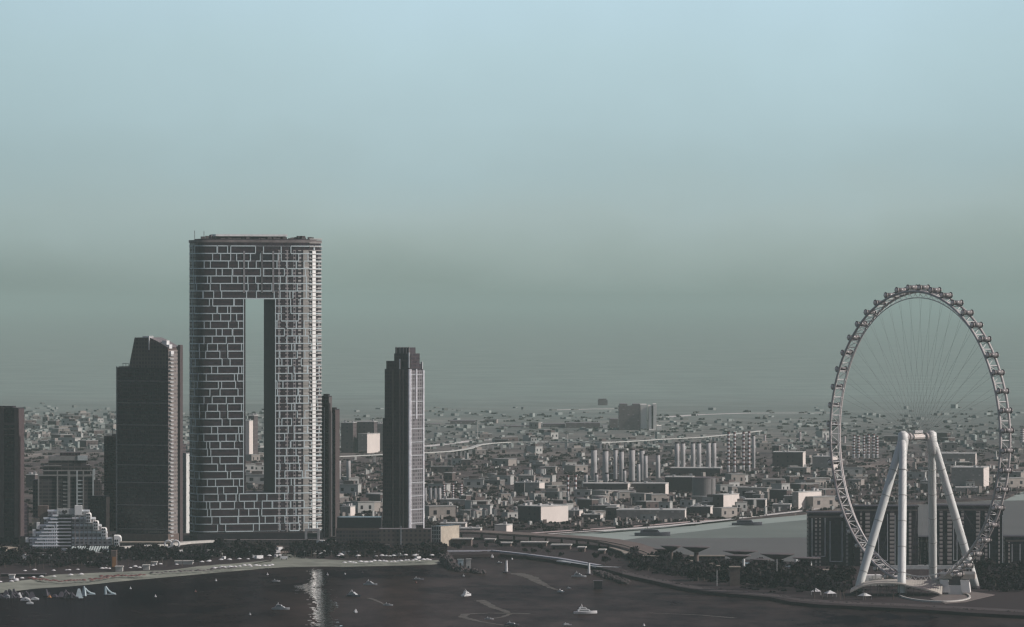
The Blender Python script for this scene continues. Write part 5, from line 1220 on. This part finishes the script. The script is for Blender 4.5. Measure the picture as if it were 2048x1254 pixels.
# long curved white terraces left and right of the hollow tower
def terrace(label, line, w_, th, z, m):
    o, _ = ribbon('terrace_deck', [(a_, b_, z) for a_, b_ in line], w_, z, th, m, None, 60); tag(o, label, 'terrace'); return o
terrace('long curved white terrace edge at the foot of the towers left of the hollow tower', [(240, 1093), (300, 1090), (345, 1087), (375, 1083), (410, 1081), (428, 1080)], 9, 2.0, 8, M_OFFW)
terrace('long curved white terrace below the twin slim towers', [(636, 1080), (660, 1081), (690, 1081), (712, 1080), (726, 1075)], 10, 2.6, 8, M_WHITE)
simple('kiosk', 'small pale grid-fronted box on the white terrace below the slim towers', 'kiosk', 697, 727, 1062, 1078, 8, facade('kiosk_grid', (0.45, 0.46, 0.46), (0.1, 0.09, 0.1), 3, 3.4, .6, .6))
Y = gY(1092); rt, x, z = bld('gateway', 'square white frame gateway at the right foot of the hollow tower', 'gateway', 610, 640, Y, 0)
for q in (612, 637): MB().box(x(q) - 1.1, x(q) + 1.1, 0, 4, 0, z(1062)).build('post', M_SILVER, rt)
MB().box(x(612) - 1.1, x(637) + 1.1, 0, 4, z(1062) + .01, z(1062) + 2.2).build('lintel', M_SILVER, rt); MB().box(x(614), x(635), 1, 6, z(1074), z(1066)).build('screen', M_BLACK, rt)
# twin-ring sculpture
X, Y = gp(344, 1104); rt = thing('ring_sculpture', 'white double-ring structure on a post in front of the terrace', 'sculpture', (X, Y, GZ))
RINGAX = Vector((0, 1, 0))
for sx in (-1, 1): MB().tube([Vector((sx * 3.6 + 3.2 * math.cos(q * math.tau / 18), 0, 7.5 + 3.2 * math.sin(q * math.tau / 18))) for q in range(18)], .9, 6, closed=True).build('ring', M_WHITE, rt)
RINGAX = Vector((0, 0, 1)); MB().tube([(0, 0, 0), (0, 0, 5)], .8, 6).build('post', M_WHITE, rt)
X, Y = gp(283, 1108); rt = thing('branching_column', 'white branching structure in front of the arcade below the slant-topped tower', 'sculpture', (X, Y, GZ))
for dx in (-4, -1.2, 1.8, 4.4): MB().tube([(dx * .3, 0, 0), (dx * .6, 0, 4), (dx * 1.2, 0, 8.5)], [.5, .7, .9], 6).build('branch', M_WHITE, rt)
# beige sail canopy far left
X, Y = gp(12, 1112); rt = thing('sail_canopy', 'wide beige domed canopy at the left edge below the dark tower', 'canopy', (X, Y, GZ))
MB().lathe([(19, 4.5), (17, 6), (10, 8), (.02, 9)], 0, 0, 28).build('roof', mat('canopy_beige', (0.3, 0.27, 0.22), .8), rt, smooth=True)
for q in range(8): MB().tube([(17 * math.cos(q * .785), 17 * math.sin(q * .785), 0), (17 * math.cos(q * .785), 17 * math.sin(q * .785), 4.6)], .35, 5).build('post', M_BEIGE, rt)
WF = [(42, 50, 1107, 1122, 'white block at the left edge between dark trees, taller left half'), (50, 58, 1111, 1124, 'white block at the left edge between dark trees, lower right half'), (18, 28, 1150, 1156, 'white beach kiosk at the left edge of the sand'), (2, 90, 1148, 1151, 'long dark low beach deck at the left edge'), (168, 190, 1124, 1127, 'long white awning in the trees below the ribbed roof'), (196, 216, 1126, 1129, 'pale awning in the trees right of the white awning'), (303, 313, 1124, 1128, 'white beach kiosk below the slant-topped tower'), (350, 385, 1122, 1127, 'pale beach club roof below the left foot of the hollow tower'), (402, 444, 1101, 1110, 'pale flat-roofed beach club left of the big trees'), (583, 613, 1091, 1094, 'beige low wall right of the sandy path'), (776, 814, 1101, 1106, 'pale winged roof of a beach pavilion below the stepped tower'), (231, 245, 1133, 1141, 'low pale beach hut right of the brown stair tower'), (286, 298, 1130, 1138, 'small pale cabin at the sand edge'), (655, 662, 1088, 1092, 'small pale kiosk under the right terrace')]
for i, (p0, p1, yt, yb, lb) in enumerate(WF): simple('beach_building', lb, 'building', p0, p1, yt, yb + 2, 8, M_WHITE if 'white' in lb else (M_BLACK if 'dark' in lb else M_OFFW), roof=M_OFFW if 'dark' not in lb else M_DSTEEL)
o = MB().prism([gp(a_, b_) for a_, b_ in ((548, 1086), (556, 1084), (580, 1108), (556, 1108), (544, 1106))], GZ - .2, GZ + .2).build('path', mat('brown_path', (0.17, 0.14, 0.12), .9)); tag(o, kind='structure')

# parasols, sunbeds
def parasol(k, m1):
    rt = thing('beach_parasol', 'p', 'parasol'); MB().tube([(0, 0, 0), (0, 0, 2.6)], .09, 5).build('pole', M_SILVER, rt)
    MB().lathe([(2.0, 2.3), (1.1, 2.9), (.03, 3.2)], 0, 0, 10).build('canopy', m1, rt); return rt
PR = [parasol(0, M_RED)]; PW_ = [parasol(1, M_WHITE)]; PDK = [parasol(2, M_DSTEEL)]
def row(protos, label, group, line, n, jit=1.2):
    P = resample([(*gp(a_, b_, GZ), 0) for a_, b_ in line], n)
    for p in P:
        q = max(0, min(239, int(min(range(0, 240, 6), key=lambda i: (A[i].xy - p.xy).length)))); f_ = (p.xy - A[q].xy).length / max(1, (B[q].xy - A[q].xy).length)
        zz = -.4 + min(1, f_) * (GZ + .4); put(protos, (p.x + random.uniform(-jit, jit), p.y + random.uniform(-6, 6), max(.2, zz) - .1), 0, random.uniform(.9, 1.3), label, group)
row(PR, 'red-brown beach parasol in the curved row on the wide left part of the sand', 'red parasols on the left sand', [(58, 1158), (90, 1161), (130, 1163), (180, 1160), (215, 1156)], 34)
row(PR, 'red-brown beach parasol in the row below the slant-topped tower', 'red parasols further right on the sand', [(200, 1154), (250, 1152), (285, 1151)], 20)
row(PDK, 'dark beach parasol near the water below the left foot of the hollow tower', 'dark parasols near the water', [(300, 1146), (350, 1144), (400, 1141), (470, 1136)], 26)
row(PW_, 'white parasol at the back of the sand below the hollow tower', 'white parasols', [(425, 1136), (470, 1133), (545, 1131)], 18)
row(PW_, 'white beach parasol at the back of the sand below the slim towers', 'white parasols on the right', [(690, 1126), (780, 1124), (860, 1122)], 24)
row(PW_, 'white beach parasol on the sand at the left edge', 'white parasols on the left', [(5, 1166), (60, 1156), (160, 1150)], 10, 4)
# street clutter: small pale things between trees (vans, kiosks, signs)
def van_proto():
    rt = thing('parked_van', 'v', 'van'); MB().box(-2.6, 2.6, -1, 1, .5, 2.4).build('body', M_WHITE, rt)
    MB().box(2.602, 2.66, -.8, .8, 1.4, 2.2).build('windscreen', M_BLACK, rt)
    for sx in (-1.7, 1.7):
        for sy in (-1, 1): w_ = MB().tube([(sx, sy * .8, .45), (sx, sy * 1.05, .45)], .45, 8).build('wheel', M_BLACK, rt)
    return rt
VP = [van_proto()]
for k in range(34):
    px = random.uniform(30, 860); X, Y = gp(px, random.uniform(1100, 1120)); put(VP, (X, Y, GZ), random.random() * 3, random.uniform(1.0, 1.6), 'white van parked among the dark trees along the beachfront road', 'white vans among the beachfront trees')
for i in range(30):
    px = 20 + i * 28 + random.uniform(-6, 6)
    if 540 < px < 590: continue
    X, Y = gp(px, 1118 if px > 340 else 1132); 
    if i == 0 or 'LP' not in globals():
        LP = thing('lamp_post', 'slim pale lamp post in the row along the back of the beach', 'lamp post', (X, Y, GZ), 0, 'lamp posts along the beach'); MB().tube([(0, 0, 0), (0, 0, 7)], .13, 5).build('pole', M_DSTEEL, LP); MB().box(-.7, .7, -.3, .3, 7.01, 7.3).build('lamp_head', M_WHITE, LP)
    else: dup(LP, (X, Y, GZ))

# ------------------------------------------------------------------ boats, buoys, water park
def hull(mb, L, Wd, H):
    n_ = 10
    st = []
    for k in range(n_ + 1):
        q = k / n_; x_ = -L / 2 + L * q; w_ = Wd / 2 * (1 - max(0, (q - .45) / .55) ** 2.2) * (.88 + .12 * min(1, q * 5)); sh = H * (1 + .35 * q * q)
        st.append([(x_, -w_, sh), (x_, -w_ * .72, -.2), (x_, w_ * .72, -.2), (x_, w_, sh)])
    for a_, b_ in zip(st, st[1:]):
        for j in range(3): mb.quad(a_[j], a_[j + 1], b_[j + 1], b_[j])
        mb.quad(a_[3], a_[0], b_[0], b_[3])
    mb.quad(*st[0]); return mb
def yacht(label, px, py, L, rz, m1=M_WHITE, m2=M_WHITE, decks=2, cat='yacht'):
    X, Y = gp(px, py, 0); Wd, H = L * .28, L * .09; rt = thing('yacht' if decks > 1 else 'motorboat', label, cat, (X, Y, 0), R(rz))
    hull(MB(), L, Wd, H).build('hull', m1, rt)
    z_ = H * 1.05
    for k in range(decks):
        l0, l1 = -L * (.34 - .06 * k), L * (.22 - .14 * k); w_ = Wd * (.36 - .05 * k); hh = L * .085
        mb = MB(); v = [(l0, -w_, z_), (l1, -w_, z_), (l1, w_, z_), (l0, w_, z_), (l0 + .2, -w_ * .9, z_ + hh), (l1 - L * .07, -w_ * .85, z_ + hh), (l1 - L * .07, w_ * .85, z_ + hh), (l0 + .2, w_ * .9, z_ + hh)]
        mb.v = v; mb.f = [(4, 5, 6, 7), (0, 1, 5, 4), (1, 2, 6, 5), (2, 3, 7, 6), (3, 0, 4, 7)]; mb.mi = [0] * 5; mb.build('cabin', m2, rt)
        MB().box(l0 + L * .08, l1 - L * .08, -w_ - .06, w_ + .06, z_ + hh * .45, z_ + hh * .8).build('window_strip', M_BLACK, rt)
        z_ += hh + .02
    MB().tube([(-L * .12, 0, z_), (-L * .17, 0, z_ + L * .14)], .12 + L * .004, 5).build('mast', m2, rt)
    mb = MB(); mb.tube([(-L * .22, -Wd * .3, z_), (-L * .17, -Wd * .25, z_ + L * .07), (-L * .17, Wd * .25, z_ + L * .07), (-L * .22, Wd * .3, z_)], .15, 4); mb.build('arch', m2, rt)
    return rt
def yo_(lb, *a_, **k_): return yacht(lb, *a_, **k_)
MB_G = mat('boat_grey', (0.4, 0.43, 0.44), .6); MB_D = mat('boat_dark_hull', (0.1, 0.1, 0.12), .5)
yo_('large bright white motor yacht seen from the side, the biggest boat in the foreground', 1171, 1227, 18, 8)
yo_('white motor yacht heading away in the middle of the bay', 934, 1192, 14, 62)
yo_('grey motor yacht anchored upper left of the pontoon boats', 741, 1170, 12, -18, MB_G, MB_G)
yo_('motor yacht with a dark hull right of the glitter on the water', 708, 1193, 14, -40, MB_D, MB_G)
yo_('dim grey yacht left of the glitter on the water', 562, 1219, 14, -12, MB_G, MB_G)
yo_('small white boat pointing at the viewer just right of the glitter', 711, 1225, 9, 100, decks=1, cat='boat')
yo_('white speedboat with a wake in the middle right of the bay', 1122, 1184, 8, -50, decks=1, cat='boat')
yo_('grey boat lying off the causeway near the breakwater', 1158, 1154, 13, -10, MB_G, MB_G)
yo_('small covered boat moored right below the beach end', 836, 1160, 10, 5, MB_D, MB_G, decks=1, cat='boat')
yo_('low grey speedboat with a trail right of the dark-hulled yacht', 776, 1211, 8, -10, MB_G, MB_G, decks=1, cat='boat')
yo_('small speedboat turning at the bottom of the picture with a curling wake', 978, 1239, 7, -8, MB_G, MB_G, decks=1, cat='boat')
yo_('dark rib boat at the very bottom edge, left one', 1024, 1251, 11, -15, MB_D, MB_G, decks=1, cat='boat')
yo_('dark rib boat at the very bottom edge, right one', 1134, 1251, 8, 30, MB_D, MB_G, decks=1, cat='boat')
yo_('tiny jet boat right of the white speedboat', 1138, 1177, 4.5, -30, MB_G, MB_G, decks=1, cat='boat')
yo_('tiny grey boat close to the beach left of the glitter', 552, 1163, 7, 0, MB_G, MB_G, decks=1, cat='boat')
yo_('small boat moored inside the harbour behind the groyne, left one', 985, 1115, 8, 80, M_WHITE, M_WHITE, cat='boat')
yo_('small boat moored outside the harbour right of the groyne huts', 1000, 1127, 7, -10, MB_D, M_WHITE, decks=1, cat='boat')
yo_('long low barge at the far bank of the canal, left one', 1305, 1072, 36, -4, MB_D, MB_D, decks=1, cat='barge')
yo_('long low barge at the far bank of the canal, right one', 1494, 1051, 32, -4, MB_D, MB_D, decks=1, cat='barge')
for i, (px, yt, yb) in enumerate(((1013, 1121, 1146), (1178, 1126, 1150))):
    X, Y = gp(px, yb, 0); rt = thing('channel_marker', ('white post channel marker on a dark float right of the groyne' if i == 0 else 'white post channel marker near the causeway breakwater'), 'channel marker', (X, Y, 0), 0, 'channel markers')
    MB().tube([(0, 0, 1.0), (0, 0, zat(yt, Y))], [1.2, .8], 10).build('post', M_WHITE, rt); MB().lathe([(3.2, -.3), (3.4, 1.0), (1.2, 1.4)], 0, 0, 14).build('float', M_DARK, rt); MB().lathe([(.6, zat(yt, Y)), (.6, zat(yt, Y) + .8), (.02, zat(yt, Y) + 1)], 0, 0, 8).build('lantern', M_DARK, rt)
X, Y = gp(1196, 1178, 0); rt = thing('floating_platform', 'dark square floating platform box near the breakwater', 'floating platform', (X, Y, 0))
MB().box(-3.7, 3.7, 0, 7, -.3, 1.2).build('pontoon', M_BLACK, rt); MB().box(-3.3, 3.3, .4, 6.6, 1.21, 6.4).build('screen_box', M_DARK, rt); MB().box(-3.8, 3.8, -.1, 7.1, 6.41, 6.9).build('roof', M_DSTEEL, rt)
for sx in (-3.5, 3.5): MB().box(sx - .15, sx + .15, -.05, .25, 1.21, 6.4).build('post', M_DSTEEL, rt)
def buoy(label, px, py, m1):
    X, Y = gp(px, py, 0); rt = thing('buoy', label, 'buoy', (X, Y, 0)); MB().lathe([(.7, -.2), (.9, .6), (.3, 1.2)], 0, 0, 10).build('float', m1, rt); MB().tube([(0, 0, 1.2), (0, 0, 2.2)], .16, 5).build('topmark', m1, rt)
for px, py, lb, mm in ((391, 1184, 'pinkish buoy alone on the dark water below the left foot of the hollow tower', M_RED), (311, 1194, 'small white buoy on the dark water left of centre', M_WHITE), (432, 1162, 'tiny white buoy near the beach below the hollow tower', M_WHITE), (261, 1178, 'tiny white buoy near the beach right of the water park', M_WHITE), (535, 1150, 'small white buoy close to the sand left of the glitter', M_WHITE), (500, 1230, 'tiny buoy on the open water left of the dim yacht', MB_G), (655, 1150, 'small buoy close to the sand right of the glitter', MB_G), (690, 1149, 'small buoy second right of the glitter near the sand', MB_G), (725, 1146, 'small dark buoy near the sand below the slim towers', M_DARK), (1024, 1119, 'tiny white buoy at the harbour entrance', M_WHITE), (1288, 1252, 'tiny white buoy at the bottom edge right of centre', M_WHITE), (832, 1166, 'pinkish buoy beside the covered boat', M_RED), (927, 1153, 'tiny buoy at the tip of the groyne', MB_G)): buoy(lb, px, py, mm)
# inflatable water park at the left
def inflatable(px, py, w_, h, kind, m1, label):
    X, Y = gp(px, py, 0); rt = thing('inflatable_' + kind, label, 'inflatable', (X, Y, 0), R(random.uniform(-20, 20)), 'floating inflatables off the left beach')
    mb = MB()
    if kind == 'tower':
        mb.v = [(-w_, -w_, 0), (w_, -w_, 0), (w_, w_, 0), (-w_, w_, 0), (-w_ * .3, -w_ * .3, h), (w_ * .3, -w_ * .3, h), (w_ * .3, w_ * .3, h), (-w_ * .3, w_ * .3, h)]
        mb.f = [(0, 1, 5, 4), (1, 2, 6, 5), (2, 3, 7, 6), (3, 0, 4, 7), (4, 5, 6, 7)]; mb.mi = [0] * 5
    elif kind == 'slide':
        mb.tube([(-w_, 0, h), (-w_ * .5, 0, h * .55), (w_ * .2, 0, h * .2), (w_, 0, .3)], [.8, .8, .8, .9], 8); mb.tube([(-w_, 0, 0), (-w_, 0, h)], [1.3, .9], 8)
    else:
        mb.tube([(-w_, 0, .4), (-w_ * .6, 0, h * .6), (0, 0, h), (w_ * .6, 0, h * .6), (w_, 0, .4)], .9, 8)
    mb.build('body', m1, rt); MB().box(-w_ * 1.1, w_ * 1.1, -1.6, 1.6, -.2, .45).build('float_mat', M_DARK if m1 is M_DARK else m1, rt)
MI = mat('inflatable_dark', (0.05, 0.045, 0.06), .6)
for i, (px, py, w_, h, kd, mm, lb) in enumerate(((158, 1196, 3, 7.5, 'tower', M_BLUEW, 'tall pale blue inflatable pyramid in the floating water park'), (168, 1192, 1.6, 8, 'tower', M_BLUEW, 'slim pale inflatable spike right of the tall pyramid'), (180, 1189, 4, 5, 'slide', M_BLUEW, 'pale inflatable slide right of the pyramid'), (221, 1189, 4, 6.5, 'slide', M_BLUEW, 'pale swan-necked inflatable floating alone right of the water park'),
        (39, 1195, 2, 4, 'tower', M_WHITE, 'small white inflatable leftmost of the bright ones'), (51, 1201, 3.5, 2, 'arch', M_WHITE, 'low white inflatable second of the bright ones'), (70, 1200, 3, 1.5, 'arch', MB_G, 'low grey inflatable ring at left'), (60, 1208, 2.5, 1.2, 'arch', MB_G, 'low grey inflatable farthest out at left'), (15, 1196, 2.4, 2, 'arch', MB_G, 'low grey inflatable near the left edge'), (99, 1195, 1.2, 2, 'tower', M_ORANGE, 'small orange inflatable in the water park'))):
    inflatable(px, py, w_, h, kd, mm, lb)
for i in range(26):
    px = random.choice((random.uniform(-5, 110), random.uniform(122, 160))); inflatable(px, 1193 + random.uniform(-3, 4), random.uniform(1.5, 3.5), random.uniform(2, 5.5), random.choice(('tower', 'arch', 'slide')), MI, 'dark inflatable obstacle in the floating water park off the left beach')
# wakes: thin foam on the water
M_FOAM = mat('wake_foam', (0.13, 0.125, 0.112), .9, .2, .2, .1, col2=(0.03, 0.026, 0.026))
def wake(line, w0, w1):
    P = resample([(*gp(a_, b_, 0), .05) for a_, b_ in line], 50); mb = MB(); r_ = random.Random(2)
    for i in range(49):
        q = i / 49; wd = w0 + (w1 - w0) * q; d = (P[i + 1] - P[i]).normalized(); s_ = Vector((-d.y, d.x, 0)); a0, a1 = wd * r_.uniform(.35, .6), wd * r_.uniform(.35, .6)
        mb.quad(P[i] - s_ * a0, P[i + 1] - s_ * a0, P[i + 1] + s_ * a1, P[i] + s_ * a1)
    tag(mb.build('wake_foam', M_FOAM), kind='stuff')
wake([(978, 1238), (1005, 1234), (1020, 1228), (1010, 1222), (985, 1214), (960, 1200)], 3, 9)
wake([(1018, 1252), (990, 1248), (955, 1242), (925, 1234), (930, 1228), (980, 1226), (1060, 1227)], 3, 9)
wake([(1118, 1181), (1100, 1175), (1080, 1165), (1060, 1154), (1030, 1146)], 3, 14)
wake([(768, 1208), (750, 1200), (738, 1196)], 2, 4)
wake([(1300, 1226), (1400, 1230), (1470, 1236)], 2, 5)
for p in PROTO + PALM + HP + PR + PW_ + PDK + VP:
    if p.name not in USED and p.get('label') in ('tree', 'house', 'p', 'v'): print('unused proto', p.name)

row(PW_, 'white cafe umbrella standing in front of the dark beachfront trees', 'white cafe umbrellas before the trees', [(60, 1144), (230, 1138), (400, 1126), (540, 1116)], 30, 9)
row(PW_, 'white cafe umbrella by the trees right of the sandy path', 'white cafe umbrellas right of the path', [(590, 1108), (700, 1117), (860, 1117)], 26, 9)
